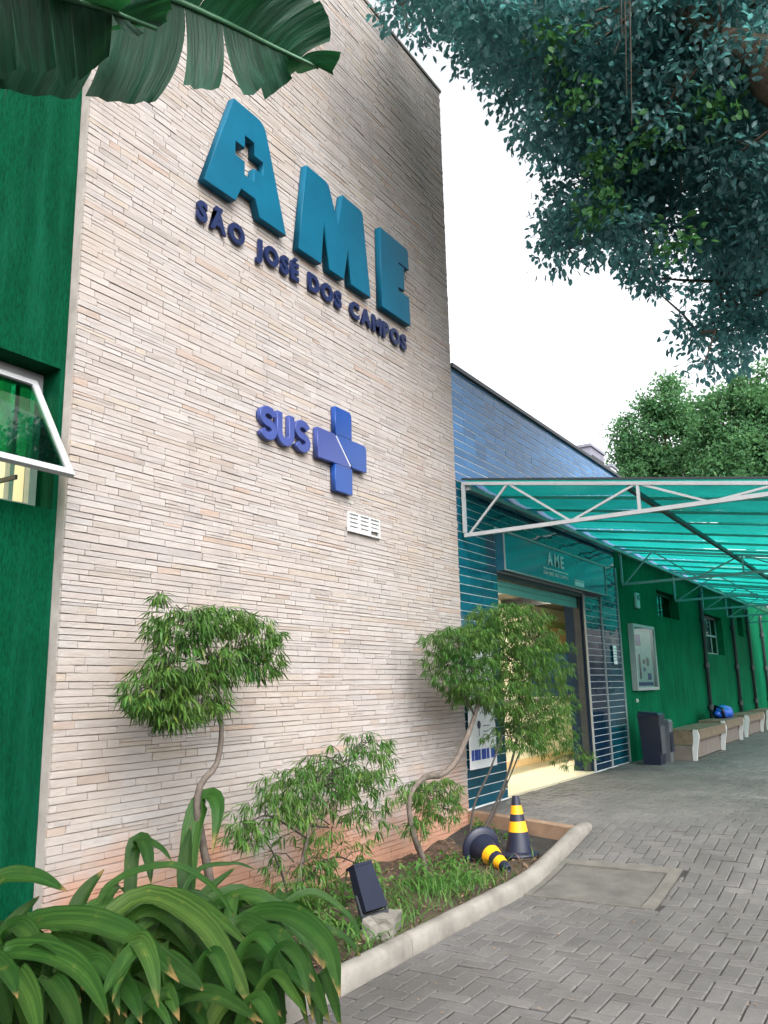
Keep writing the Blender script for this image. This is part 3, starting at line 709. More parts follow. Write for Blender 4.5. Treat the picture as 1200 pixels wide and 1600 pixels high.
e_ = 0.02; outl = [(a1+e_, b3-e_), (a2-e_, b3-e_), (a2-e_, b2-e_), (a3-e_, b2-e_), (a3-e_, b1+e_), (a2-e_, b1+e_), (a2-e_, b0+e_), (a1+e_, b0+e_), (a1+e_, b1+e_), (a0+e_, b1+e_), (a0+e_, b2-e_), (a1+e_, b2-e_)]
stand_up(curve_mesh([outl], 0.002, 0.0), 0, 0, 4.138, M['white'], 'backing', ss)

# vent grille
vg = thing('vent_grille', 'small white three-panel louvred vent under the blue cross emblem', 'vent', (6.34, 4.2, 2.95))
x0, x1, z0, z1 = GR[0]+0.004, GR[1]-0.004, GR[2]+0.004, GR[3]-0.004; pw = (x1-x0)/3
for k in range(3):
    a = x0+k*pw; mb = MB(); f_ = 0.014
    mb.box(a, a+pw-0.004, 4.175, 4.20, z0, z0+f_).box(a, a+pw-0.004, 4.175, 4.20, z1-f_, z1).box(a, a+f_, 4.175, 4.20, z0+f_, z1-f_).box(a+pw-0.004-f_, a+pw-0.004, 4.175, 4.20, z0+f_, z1-f_)
    fr_ = mb.build('frame', M['white'], vg)
    for q in range(4):
        if k == 2 and q == 0: continue
        zz = z0+f_+0.004+q*(z1-z0-2*f_)/4
        mb = MB(); n = len(mb.v); xa, xb = a+f_, a+pw-0.004-f_; t = (z1-z0-2*f_)/4
        mb.v += [(xa, 4.180, zz), (xb, 4.180, zz), (xb, 4.196, zz+t), (xa, 4.196, zz+t), (xa, 4.184, zz-0.003), (xb, 4.184, zz-0.003), (xb, 4.200, zz+t-0.003), (xa, 4.200, zz+t-0.003)]
        mb.f += [tuple(n+i for i in q_) for q_ in ((3, 2, 1, 0), (4, 5, 6, 7), (0, 1, 5, 4), (1, 2, 6, 5), (2, 3, 7, 6), (3, 0, 4, 7))]
        mb.build('slat', M['white'], fr_)

# lettering on the entrance sign
word('AME', 10.74, 11.36, 3.165, 0.165, 0.004, 4.093, M['paper'], hdp, 0.006)
MB().box(10.58, 11.52, 4.092, 4.10, 3.095, 3.110).build('underline', M['paper'], hdp)
word('SÃO JOSÉ DOS CAMPOS', 10.58, 11.52, 3.020, 0.045, 0.003, 4.095, M['paper'], hdp, 0.0)
MB().box(11.80, 12.20, 4.092, 4.10, 3.05, 3.062).build('underline', M['paper'], hdp)
MB().box(11.80, 12.20, 4.094, 4.10, 2.97, 3.035).build('logo_plate', M['paper'], hdp)

# ------------------------------------------------------------------ entrance: shutter, lobby
sh = thing('roller_shutter', 'rolled-up teal roller shutter hanging in the top of the entrance', 'shutter', (10.9, 4.3, 2.7))
MB().box(DX0+0.02, DX1-0.02, 4.22, 4.50, 2.86, 2.918).build('housing', M['dark_metal'], sh)
M['shutter'] = pmat('shutter_slat', (0.10, 0.30, 0.27), 0.4, 0.1)
for k in range(2): MB().box(DX0+0.03, DX1-0.03, 4.30, 4.33, 2.69+k*0.083, 2.77+k*0.083, bev=0.008).build('slat', M['shutter'], sh)
for x in (DX0+0.008, DX1-0.048): MB().box(x, x+0.04, 4.26, 4.36, 0.293, 2.86).build('guide_rail', M['dark_metal'], sh)
lob = thing('lobby', 'warm cream-walled lobby seen through the open entrance', 'room', (12, 5, 0.28))
RX0, RX1, RY1, RZ = 8.3, 21.0, 7.4, 3.36
MB().box(RX0, RX1, 4.24, RY1, 0.20, 0.292).build('floor', M['cream_floor'], lob)
MB().box(RX0, RX1, RY1, RY1+0.1, 0.292, RZ).build('back_wall', M['cream'], lob)
MB().box(RX0-0.1, RX0, 4.53, RY1, 0.292, RZ).build('side_wall', M['cream'], lob); MB().box(RX1, RX1+0.1, 4.53, RY1, 0.292, RZ).build('side_wall', M['cream'], lob)
MB().box(RX0, RX1, 4.53, RY1, RZ, RZ+0.06).build('ceiling', M['dark_ceiling'], lob)
for x in (11.5, 14.0, 16.5): MB().box(x, x+0.08, 4.56, RY1, RZ-0.16, RZ).build('beam', M['dark_metal'], lob)
dp = at_y(852, 965, RY1); fx = dp[0]
dr = thing('interior_door', 'peach panel framed in olive green on the back wall of the lobby', 'door', (fx+.8, RY1-0.03, 0.3))
MB().box(fx, fx+0.16, RY1-0.06, RY1-0.002, 0.3, 3.05).box(fx+0.16, fx+2.2, RY1-0.06, RY1-0.002, 2.9, 3.05).build('frame', M['door_green'], dr)
MB().box(fx+0.16, fx+2.2, RY1-0.03, RY1-0.002, 0.3, 2.9).build('panel', M['peach'], dr)
bz0, bz1 = at_y(900, 1072, 6.4)[2], at_y(900, 1020, 6.4)[2]
scn = thing('blue_screen', 'dark blue partition panel with green top rail behind the reception counter', 'partition', (17.5, 6.4, 0.3))
MB().box(15.6, 19.2, 6.38, 6.43, 0.3, bz1).build('panel', M['blue_panel'], scn)
MB().box(15.6, 19.2, 6.37, 6.44, bz1, bz1+0.05).build('rail', M['door_green'], scn)
ct = thing('reception_counter', 'cream reception counter with grey top inside the entrance', 'counter', (14.5, 5.6, 0.3))
MB().box(10.6, 18.2, 5.55, 5.62, 0.292, 1.26).build('front', M['cream'], ct)
MB().box(10.55, 18.25, 5.48, 6.1, 1.27, 1.335).build('top', M['concrete'], ct)
MB().box(10.6, 18.2, 5.535, 5.55, 0.293, 0.40).build('plinth', M['peach'], ct)
mon = thing('monitor', 'dark desk screen turned away on the reception counter', 'screen', (15.3, 5.7, 1.335))
MB().box(15.0, 15.55, 5.66, 5.70, 1.43, 1.72, rot=0.5, bev=0.008).build('display', M['dark_metal'], mon)
MB().box(15.2, 15.35, 5.62, 5.76, 1.335, 1.35).box(15.25, 15.30, 5.67, 5.70, 1.35, 1.46).build('stand', M['dark_metal'], mon)
fp = at_y(909, 1082, 5.75)
flw = thing('flower_pot', 'small pot of reddish flowers standing on the reception counter', 'flowers', (fp[0], 5.75, 1.335))
mb = MB(); mb.lathe([(0.001, 0), (0.07, 0), (0.09, 0.14), (0.08, 0.14), (0.001, 0.12)], (fp[0], 5.75, 1.335), n=16); mb.build('pot', M['wood'], flw, smooth=True)
lamp2 = thing('lobby_lamp', 'warm ceiling lamp panel inside the lobby', 'lamp', (13.8, 6.15, RZ))
for x in (11.2, 13.8, 16.4):
    MB().box(x-.6, x+.6, 6.0, 6.3, RZ-0.05, RZ-0.012).build('diffuser', M['lamp_on'], lamp2); MB().box(x-.62, x+.62, 5.98, 6.32, RZ-0.012, RZ-0.002).build('housing', M['white'], lamp2)

for x in (DX0, DX1-0.006): MB().box(x, x+0.006, FY+0.002, 4.518, 0.293, DZ1-0.002).build('jamb_lining', M['tile_navy'], fac)
# banner on the left pilaster
bn = thing('information_banner', 'white printed banner with blue foot band on the pilaster beside the entrance', 'banner', (8.62, 4.17, 0.68))
bns = MB().box(8.30, 8.95, 4.160, 4.178, 0.68, 1.95).build('sheet', M['paper'], bn)
for a, b in ((8.32, 8.37), (8.39, 8.47), (8.48, 8.53), (8.56, 8.67), (8.69, 8.75), (8.80, 8.93)): MB().box(a, b, 4.156, 4.160, 0.77, 0.88).build('blue_block', M['ink_blue'], bns)
for zz, a, b in ((1.42, 8.42, 8.88), (1.36, 8.44, 8.80), (1.60, 8.42, 8.9), (1.65, 8.42, 8.85), (1.12, 8.63, 8.80), (1.06, 8.63, 8.76)): MB().box(a, b, 4.157, 4.160, zz, zz+0.008).build('text_line', M['ink'], bns)
mb = MB(); mb.lathe([(0.001, 0), (0.045, 0)], (8.52, 4.157, 1.14), (0, -1, 0), 14).box(8.515, 8.525, 4.157, 4.1595, 1.02, 1.10).build('picture', M['ink'], bns)
pn = thing('paper_notice', 'small white paper notice stuck on the tiled pillar by the door', 'notice', (13.75, 4.18, 1.9))
MB().box(13.68, 13.86, 4.182, 4.186, 1.86, 2.16).build('sheet', M['paper'], pn)
for k in range(5): MB().box(13.70, 13.84, 4.1795, 4.182, 1.92+k*0.045, 1.93+k*0.045).build('text_line', M['ink'], pn)

# ------------------------------------------------------------------ green side wall under the canopy
gs = thing('green_side_wall', 'long green rendered wall with windows under the canopy', 'building', (22, 4.2, 0.28))
H1 = (16.85, 18.62, 2.84, 3.36); H2 = (21.2, 23.3, 2.20, 3.16); H3 = (25.6, 26.5, 2.80, 3.34)
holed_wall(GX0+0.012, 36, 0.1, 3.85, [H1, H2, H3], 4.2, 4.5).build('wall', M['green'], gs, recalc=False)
MB().box(FX1+.04, 36, 4.18, 4.55, 3.85, 4.0).build('coping', M['green_trim'], gs)
MB().box(14.3, 36, 4.52, 8, 3.6, 3.7).build('roof', M['concrete_d'], gs)
def window(name, label, h, cols, rows, open_=False):
    t = thing(name, label, 'window', ((h[0]+h[1])/2, 4.38, h[2])); f_ = 0.05; mb = MB(); y0, y1 = 4.36, 4.40
    mb.box(h[0], h[1], y0, y1, h[2], h[2]+f_).box(h[0], h[1], y0, y1, h[3]-f_, h[3]).box(h[0], h[0]+f_, y0, y1, h[2]+f_, h[3]-f_).box(h[1]-f_, h[1], y0, y1, h[2]+f_, h[3]-f_)
    for k in range(1, cols): x = h[0]+(h[1]-h[0])*k/cols; mb.box(x-f_/2, x+f_/2, y0, y1, h[2]+f_, h[3]-f_)
    for k in range(1, rows): z = h[2]+(h[3]-h[2])*k/rows; mb.box(h[0]+f_, h[1]-f_, y0-0.004, y1+0.004, z-f_/2, z+f_/2)
    frm = mb.build('frame', M['white_metal'] if not open_ else M['green_trim'], t)
    for i in range(cols):
        for j in range(rows):
            xa, xb = h[0]+(h[1]-h[0])*i/cols+f_/2, h[0]+(h[1]-h[0])*(i+1)/cols-f_/2; za, zb = h[2]+(h[3]-h[2])*j/rows+f_/2, h[2]+(h[3]-h[2])*(j+1)/rows-f_/2
            MB().box(xa, xb, 4.375, 4.381, za, zb).build('pane', M['glass_green'], frm)
    MB().box(h[0]-.1, h[1]+.1, 4.51, 4.53, h[2]-.1, h[3]+.1).build('dark_backing', M['dark_metal'], t)  # plain dark sheet closing the opening behind the panes
    return t
window('side_window', 'dark two-pane window high on the green wall above the notice board', H1, 2, 1, True)
window('side_window', 'white framed window with several panes between the drainpipes', H2, 3, 2)
window('side_window', 'small far window high on the green wall', H3, 1, 1, True)
for i, (x, lab) in enumerate(((20.55, 'dark drainpipe on the green wall, nearest to the entrance'), (24.4, 'dark drainpipe right of the white framed window'), (26.9, 'dark drainpipe past the small far window'), (29.5, 'farthest dark drainpipe on the green wall'))):
    t = thing('drainpipe', lab, 'pipe', (x, 4.14, 0.28), 'drainpipes on the green wall')
    mb = MB(); mb.tube([(x, 4.13, 0.28), (x, 4.13, 3.5), (x, 4.10, 3.62)], 0.045, 10); p_ = mb.build('pipe', M['dark_metal'], t, smooth=True)
    for z in (0.9, 1.85, 2.9): MB().lathe([(0.05, 0), (0.062, 0.01), (0.062, 0.12), (0.05, 0.13)], (x, 4.13, z), n=12).build('coupling', M['dark_metal'], t)
nb = thing('notice_board', 'glazed notice board with papers hung on the green wall', 'notice board', (15.36, 4.15, 1.44))
x0, x1, z0, z1 = 14.66, 16.06, 1.42, 2.57; mb = MB(); f_ = 0.05
mb.box(x0, x1, 4.10, 4.197, z0, z0+f_).box(x0, x1, 4.10, 4.197, z1-f_, z1).box(x0, x0+f_, 4.10, 4.197, z0+f_, z1-f_).box(x1-f_, x1, 4.10, 4.197, z0+f_, z1-f_).build('frame', M['white_metal'], nb)
MB().box(x0+f_, x1-f_, 4.175, 4.195, z0+f_, z1-f_); nbk = MB().box(x0+f_, x1-f_, 4.175, 4.195, z0+f_, z1-f_).build('backing', M['paper'], nb)
MB().box(x0+f_, x1-f_, 4.112, 4.116, z0+f_, z1-f_).build('pane', M['glass'], nb)
for a, b, c, d, k in ((14.80, 14.95, 1.75, 1.95, 'ink'), (15.10, 15.20, 1.62, 2.05, 'ink'), (15.35, 15.50, 1.75, 1.82, 'ink_blue'), (15.35, 15.50, 1.88, 1.96, 'ink'), (15.62, 15.85, 1.60, 1.72, 'ink_blue'), (15.6, 15.75, 1.85, 2.0, 'ink'), (14.75, 15.95, 1.50, 1.56, 'ink_blue'), (14.8, 15.3, 2.2, 2.4, 'ink_blue')):
    MB().box(a, b, 4.170, 4.175, c, d).build('sheet', M[k], nbk)
wl = thing('wall_fitting', 'small pale box fitted on the green wall above the notice board', 'fitting', (15.31, 4.17, 2.9))
MB().box(15.22, 15.42, 4.15, 4.199, 2.88, 3.16, bev=0.01).build('box', M['white'], wl); MB().box(15.25, 15.39, 4.14, 4.15, 3.03, 3.12).build('cover', M['bin_grey'], wl)
hk = thing('wall_tap', 'small white round cap on the green wall under the notice board', 'cap', (14.85, 4.18, 1.25))
MB().lathe([(0.001, 0.03), (0.03, 0.028), (0.035, 0.0)], (14.85, 4.2, 1.25), (0, -1, 0), 14).build('cap', M['white'], hk)

# ------------------------------------------------------------------ canopy
cp = thing('canopy', 'teal polycarbonate canopy on white steel trusses over the entrance walk', 'canopy', (8.4, 4.2, 3.9))
CX0, CX1 = 8.40, 27.5
def cz(y): return 3.88 - 0.15*(4.2-y)
def truss(x, tube, deep):
    y1 = 0.05 if deep else 2.3
    top = lambda y: (x, y, cz(y)-0.03); zb = 3.235; bot = lambda y: (x, y, zb+0.008*(4.2-y))
    ch = MB(); ch.bar(top(4.18), top(0.0), tube, tube); o = ch.build('truss', M['white_metal'], cp)
    lo = 0.12 if deep else 2.55
    MB().bar(bot(4.17), bot(lo), tube*1.05, tube*1.15).build('bottom_chord', M['white_metal'], o)
    MB().bar((x, 4.165, zb+0.03), (x, 4.165, cz(4.165)-0.05), tube, tube).build('wall_post', M['white_metal'], o)
    seq = [(4.12, 0), (3.61, 1), (2.91, 0), (2.19, 1), (1.50, 0), (0.85, 1)] if deep else [(4.12, 0), (3.3, 1), (2.6, 0)]
    for (ya, ka), (yb, kb) in zip(seq[:-1], seq[1:]):
        a = top(ya) if ka else bot(ya); b = top(yb) if kb else bot(yb); MB().bar(a, b, tube*0.62, tube*0.62).build('brace', M['white_metal'], o)
    if deep: MB().bar(top(2.185), bot(2.185), tube*0.8, tube*0.8).build('brace', M['white_metal'], o)
truss(8.40, 0.037, True)
for x in (14.45, 18.25, 21.0, 24.0, 26.95): truss(x, 0.036, x < 15 or x > 26)
M['teal_strip'] = pmat('teal_painted_steel', (0.10, 0.36, 0.33), 0.4, 0.1)
# sheets: each gently arched between ribs
pwid = 0.955; npan = int((CX1-CX0)/pwid)
def panel_mesh(seed):
    rr = np.random.default_rng(seed); nxp, nyp = 12, 10; v, f = [], []
    ph = rr.uniform(0, 6)
    for i in range(nxp+1):
        for j in range(nyp+1):
            u = i/nxp; y = 4.17-4.17*j/nyp
            v.append((u*pwid, y-4.2, cz(y)-3.9 + 0.050*math.sin(math.pi*u) + 0.012*math.cos(4*math.pi*u) + 0.008*math.sin(j*0.9+ph)))
    for i in range(nxp):
        for j in range(nyp): a = i*(nyp+1)+j; f.append((a, a+nyp+1, a+nyp+2, a+1))
    me = bpy.data.meshes.new('sheet'); me.from_pydata(v, [], f); me.materials.append(M['canopy']); me.polygons.foreach_set('use_smooth', [True]*len(f)); me.update(); return me
pms = [panel_mesh(i) for i in range(4)]
for k in range(npan):
    o = obj('sheet', pms[k % 4], cp); o.location = (k*pwid, 0, 0.004+0.0)
for k in range(npan+1):
    x = CX0+k*pwid
    if k == 0: MB().bar((x-0.01, 4.17, cz(4.17)+0.02), (x-0.01, 0, cz(0)+0.02), 0.03, 0.022).build('edge_rail', M['dark_metal'], cp)
    elif k % 4 == 3: MB().bar((x, 4.17, cz(4.17)-0.004), (x, 0.0, cz(0)-0.004), 0.022, 0.018).build('joint_strip', M['teal_strip'], cp)
    else: MB().bar((x, 4.17, cz(4.17)-0.015), (x, 0.0, cz(0)-0.015), 0.025, 0.03).build('rib', M['teal_strip'], cp)
for y, k in ((4.12, 'white_metal'), (2.28, 'dark_metal'), (0.4, 'dark_metal')):
    MB().bar((CX0+.03, y, cz(y)-0.075), (CX1, y, cz(y)-0.075), 0.05, 0.05).build('purlin', M[k], cp)
MB().bar((CX0, -0.01, cz(0)), (CX1, -0.01, cz(0)), 0.06, 0.10).build('gutter', M['white_metal'], cp)

# ------------------------------------------------------------------ benches, bins
def bench(x0, x1, yb, yf, label):
    t = thing('bench', label, 'bench', ((x0+x1)/2, (yb+yf)/2, 0.28), 'benches along the green wall'); zt = 0.28+0.49
    for x in (x0, x1-0.05):
        # S-curved white side frame: thick panel with a curved front edge
        prof_ = [(yf+0.02, 0.281), (yf+0.01, 0.40), (yf-0.01, 0.50), (yf-0.035, 0.60), (yf-0.045, 0.68), (yf-0.02, zt), (yf+0.05, zt), (yf+0.055, 0.60), (yf+0.085, 0.45), (yf+0.085, 0.281)]
        mb = MB(); n = len(mb.v); k = len(prof_)
        mb.v += [(x, y, z) for y, z in prof_] + [(x+0.05, y, z) for y, z in prof_]
        mb.f.append(tuple(range(n, n+k))); mb.f.append(tuple(n+k+i for i in reversed(range(k))))
        for i in range(k): j = (i+1) % k; mb.f.append((n+i, n+k+i, n+k+j, n+j))
        mb.build('leg', M['white'], t)
        MB().box(x+0.004, x+0.046, yf+0.087, yb, 0.281, 0.52).build('side_panel', M['bench_panel'], t)
        MB().box(x+0.002, x+0.048, yf+0.05, yb, 0.53, zt-0.032).build('side_rail', M['wood'], t)
    n = 4; wd = (yb-yf+0.05)/n
    for k in range(n): y = yf-0.05+k*wd; MB().box(x0+0.052, x1-0.052, y+0.004, y+wd-0.004, zt-0.03, zt+0.004, bev=0.004).build('slat', M['wood'], t)
    MB().box(x0+0.052, x1-0.052, yf-0.03, yf+0.0, zt-0.16, zt-0.031).build('front_rail', M['wood'], t)
    MB().box(x0+0.052, x1-0.052, yf+0.09, yf+0.12, 0.30, zt-0.165).build('front_panel', M['bench_panel'], t)
bench(14.70, 17.10, 3.72, 3.23, 'wooden bench with white legs beside the navy bins')
bench(18.10, 20.20, 3.92, 3.43, 'second wooden bench, carrying the blue bag')
bench(21.05, 23.4, 3.95, 3.47, 'third wooden bench, right of the blue bag')
bench(24.2, 26.4, 3.95, 3.45, 'farthest wooden bench along the green wall')
M['flood_grey'] = pmat('dull_grey', (0.05, 0.055, 0.065), 0.5)
def wheelie_bin(x, y, w_, d_, h_, mat, label, name='waste_bin'):
    t = thing(name, label, 'bin', (x, y, 0.28), 'bins by the green wall'); mb = MB(); b = 0.78; z0 = 0.282; z1 = 0.28+h_*0.9
    def ringv(s_, z): return [(x-w_/2*s_, y-d_/2*s_, z), (x+w_/2*s_, y-d_/2*s_, z), (x+w_/2*s_, y+d_/2*s_, z), (x-w_/2*s_, y+d_/2*s_, z)]
    v = ringv(b, z0)+ringv(b+0.03, z0+0.1)+ringv(0.97, z1); mb.v += v
    mb.f += [(3, 2, 1, 0), (8, 9, 10, 11)]+[(r*4+k, r*4+(k+1) % 4, r*4+4+(k+1) % 4, r*4+4+k) for r in (0, 1) for k in range(4)]
    mb.build('body', mat, t)
    MB().box(x-w_*0.52, x+w_*0.52, y-d_*0.52, y+d_*0.52, z1+0.001, z1+0.045, bev=0.012).build('rim', mat, t)
    mb = MB(); n = len(mb.v); z2 = z1+0.046
    mb.v += [(x-w_*.5, y-d_*.5, z2), (x+w_*.5, y-d_*.5, z2), (x+w_*.5, y+d_*.5, z2), (x-w_*.5, y+d_*.5, z2), (x-w_*.44, y-d_*.42, z2+0.03), (x+w_*.44, y-d_*.42, z2+0.03), (x+w_*.44, y+d_*.46, z2+0.06), (x-w_*.44, y+d_*.46, z2+0.06)]
    mb.f += [(3, 2, 1, 0), (4, 5, 6, 7), (0, 1, 5, 4), (1, 2, 6, 5), (2, 3, 7, 6), (3, 0, 4, 7)]; mb.build('lid', mat, t)
    MB().box(x-w_*0.40, x+w_*0.40, y-d_*0.50, y-d_*0.47, 0.45, z1-0.12).build('label_panel', M['bin'] if mat != M['bin'] else M['flood_grey'], t)
wheelie_bin(13.88, 3.72, 0.36, 0.34, 0.80, M['bin'], 'tall navy plastic bin at the end of the tiled pillar')
wheelie_bin(14.34, 3.66, 0.24, 0.26, 0.66, M['bin_grey'], 'shorter grey bin between the navy bin and the first bench')
bgp = at_y(1163, 1105, 3.75)
bag = thing('blue_bag', 'shiny blue bag slumped on the second bench', 'bag', (19.6, 3.7, 0.775))
bm = bmesh.new(); bmesh.ops.create_icosphere(bm, subdivisions=3, radius=1)
for v in bm.verts:
    n_ = v.co.copy(); k = 1+0.12*math.sin(n_.x*6+n_.y*4)*math.cos(n_.z*5); v.co = Vector((n_.x*0.55*k, n_.y*0.19*k, max(n_.z, -0.6)*0.17*k*(1-0.35*max(0, n_.x))+0.10))
me = bpy.data.meshes.new('bag'); bm.to_mesh(me); bm.free(); me.materials.append(M['blue_plastic']); me.polygons.foreach_set('use_smooth', [True]*len(me.polygons)); obj('body', me, bag)
MB().tube([(19.15, 3.6, 0.80), (19.08, 3.6, 0.98), (19.12, 3.75, 1.03), (19.2, 3.8, 0.85)], 0.035, 8).build('handle', M['bin'], bag, smooth=True)

# ------------------------------------------------------------------ roof units, cable
def roof_box(name, label, pc, pl, pr, ytop, y, cat, mats):
    a = at_y(pc, ytop, y); x0 = a[0]; yb = at_x(pl, ytop+5, x0)[1]; x1 = at_y(pr, ytop+8, y)[0]; t = thing(name, label, cat, (x0, y, 5.05))
    z1 = a[2]
    MB().box(x0, x1, y, yb, 5.051, z1).build('casing', mats[0], t)
    MB().box(x0-.03, x1+.03, y-.03, yb+.03, z1, z1+0.06).build('cap', mats[1], t)
    n = 7
    for k in range(n):
        zz = 5.1+(z1-5.2)*k/n
        if zz > 5.3: MB().box(x0+0.06, x1-0.06, y-0.02, y-0.002, zz, zz+(z1-5.2)/n*0.6).build('louvre', M['dark_metal'], t)
M['roof_grey'] = pmat('roof_unit_grey', (0.20, 0.20, 0.25), 0.6)
roof_box('rooftop_unit', 'grey rooftop unit with dark louvres behind the tiled parapet', 922, 898, 943, 697, 5.6, 'roof unit', (M['roof_grey'], M['roof_grey']))
roof_box('rooftop_unit', 'smaller pale rooftop unit farther along the parapet', 955, 945, 963, 729, 6.4, 'roof unit', (M['steel'], M['roof_grey']))
p0, p1 = np.array((8.1, 4.4, 5.42)), np.array((30, 4.6, 5.0))
mb = MB(); mb.tube([p0+(p1-p0)*t+np.array((0, 0, -0.25*4*t*(1-t)*0.3)) for t in np.linspace(0, 1, 20)], 0.010, 5)
tag(mb.build('cable', M['dark_metal']), 'thin dark cable strung along above the tiled parapet', 'cable')

# ------------------------------------------------------------------ floodlight, cones
fl = thing('floodlight', 'dark floodlight tilted up at the wall in the planting bed', 'floodlight', (5.03, 3.30, 0.2))
blk = thing('concrete_block', 'rough pale concrete block carrying the floodlight in the bed', 'block', (5.10, 3.22, 0.03))
bx, by_, _ = at_z(597, 1446, 0.09)
bm = bmesh.new(); bmesh.ops.create_cube(bm, size=1); bmesh.ops.subdivide_edges(bm, edges=bm.edges[:], cuts=3, use_grid_fill=True)
for v in bm.verts: v.co = Vector((v.co.x*0.27, v.co.y*0.20, v.co.z*0.15)) + Vector(RNG.normal(0, 0.0045, 3))
me = bpy.data.meshes.new('block'); bm.to_mesh(me); bm.free(); me.materials.append(M['concrete'])
o = obj('slab', me, blk); o.location = Vector((bx, by_, 0.085))-blk.location; o.rotation_euler = (0.02, 0.05, 0.35)
M['flood'] = pmat('floodlight_housing', (0.012, 0.015, 0.028), 0.8, 0.15, 6, 0.05, spec=0.15)
def local_box(mb, c, ex, ey, ez, fx0, fx1, fy0, fy1, fz0, fz1, ts=1.0):
    n = len(mb.v)
    for zz, k in ((fz0, 1.0), (fz1, ts)):
        for xx, yy in ((fx0, fy0), (fx1, fy0), (fx1, fy1), (fx0, fy1)): mb.v.append(tuple(np.array(c)+np.array(ex)*xx*k+np.array(ey)*yy*k+np.array(ez)*zz))
    mb.f += [tuple(n+i for i in q_) for q_ in ((3, 2, 1, 0), (4, 5, 6, 7), (0, 1, 5, 4), (1, 2, 6, 5), (2, 3, 7, 6), (3, 0, 4, 7))]
ez = np.array((0.10, 0.42, 0.90)); ez /= np.linalg.norm(ez); ex = np.array((0.93, -0.35, 0.06)); ex -= ez*(ex@ez); ex /= np.linalg.norm(ex); ey = np.cross(ez, ex)
fc = np.array((bx-0.05, by_+0.03, 0.185))
mb = MB(); local_box(mb, fc, ex, ey, ez, -0.085, 0.085, -0.045, 0.045, 0.0, 0.27, 0.82); mb.build('housing', M['flood'], fl)
mb = MB(); local_box(mb, fc, ex, ey, ez, -0.072, 0.072, -0.040, 0.065, 0.271, 0.288); mb.build('visor', M['flood'], fl)
mb = MB(); local_box(mb, fc, ex, ey, ez, -0.065, 0.065, 0.047, 0.051, 0.03, 0.20); mb.build('lens', M['glass'], fl)
mb = MB(); mb.bar(fc+ex*0.095+ez*0.11, fc+ex*0.095-ez*0.03, 0.012).bar(fc-ex*0.095+ez*0.11, fc-ex*0.095-ez*0.03, 0.012).bar(fc-ex*0.10-ez*0.025, fc+ex*0.10-ez*0.025, 0.025).build('bracket', M['dark_metal'], fl)

mb = MB(); mb.tube(smooth_path([fc-ez*0.01, fc+np.array((0.10, -0.02, -0.09)), fc+np.array((0.22, 0.06, -0.14)), fc+np.array((0.34, 0.22, -0.15))], 14), 0.007, 6); mb.build('cable', M['dark_metal'], fl)
def cone(name, label, c, axis, h, group):
    t = thing(name, label, 'traffic cone', tuple(c), group); c = np.array(c, float); ax = np.array(axis, float)/np.linalg.norm(axis)
    rb, rt = h*0.24, h*0.062; bands = [(0.0, 0.36, 'cone_navy'), (0.36, 0.55, 'cone_yellow'), (0.55, 0.68, 'cone_navy'), (0.68, 0.84, 'cone_yellow'), (0.84, 1.0, 'cone_navy')]
    R_ = lambda u: rb+(rt-rb)*u**0.92
    mb = MB(); mb.lathe([(0.001, 0.0), (rb*1.42, 0.0), (rb*1.46, 0.012), (rb*1.40, 0.030), (rb*1.10, 0.040), (rb*1.02, 0.045)], c, ax, 28); mb.build('base', M['cone_navy'], t, smooth=True)
    for a, b, k in bands:
        z0, z1 = 0.04+a*(h-0.04), 0.04+b*(h-0.04); e = 0.0015 if k == 'cone_yellow' else 0
        pr = [(R_(a+(b-a)*i/4)+e, z0+(z1-z0)*i/4) for i in range(5)]
        if b == 1.0: pr += [(rt*0.95, h+0.004), (rt*0.6, h+0.005), (rt*0.55, h-0.03)]
        mb = MB(); mb.lathe(pr, c, ax, 28); par = t if k == 'cone_navy' else body; ob_ = mb.build('body' if k == 'cone_navy' else 'stripe', M[k], par, smooth=True)
        if k == 'cone_navy': body = ob_
cpos = at_z(812, 1337, 0.05)
cone('traffic_cone', 'upright navy traffic cone with two yellow bands at the end of the bed', (cpos[0], cpos[1], soil_z(cpos[0], cpos[1])+0.006), (0.0, 0.02, 1), 0.51, 'traffic cones in the bed')
ca = at_z(748, 1352, 0.17); ca = np.array((7.03, 3.47, 0.170))
cone('traffic_cone', 'navy traffic cone lying on its side with yellow bands towards the kerb', tuple(ca), (-0.62, -0.80, -0.20), 0.51, 'traffic cones in the bed')

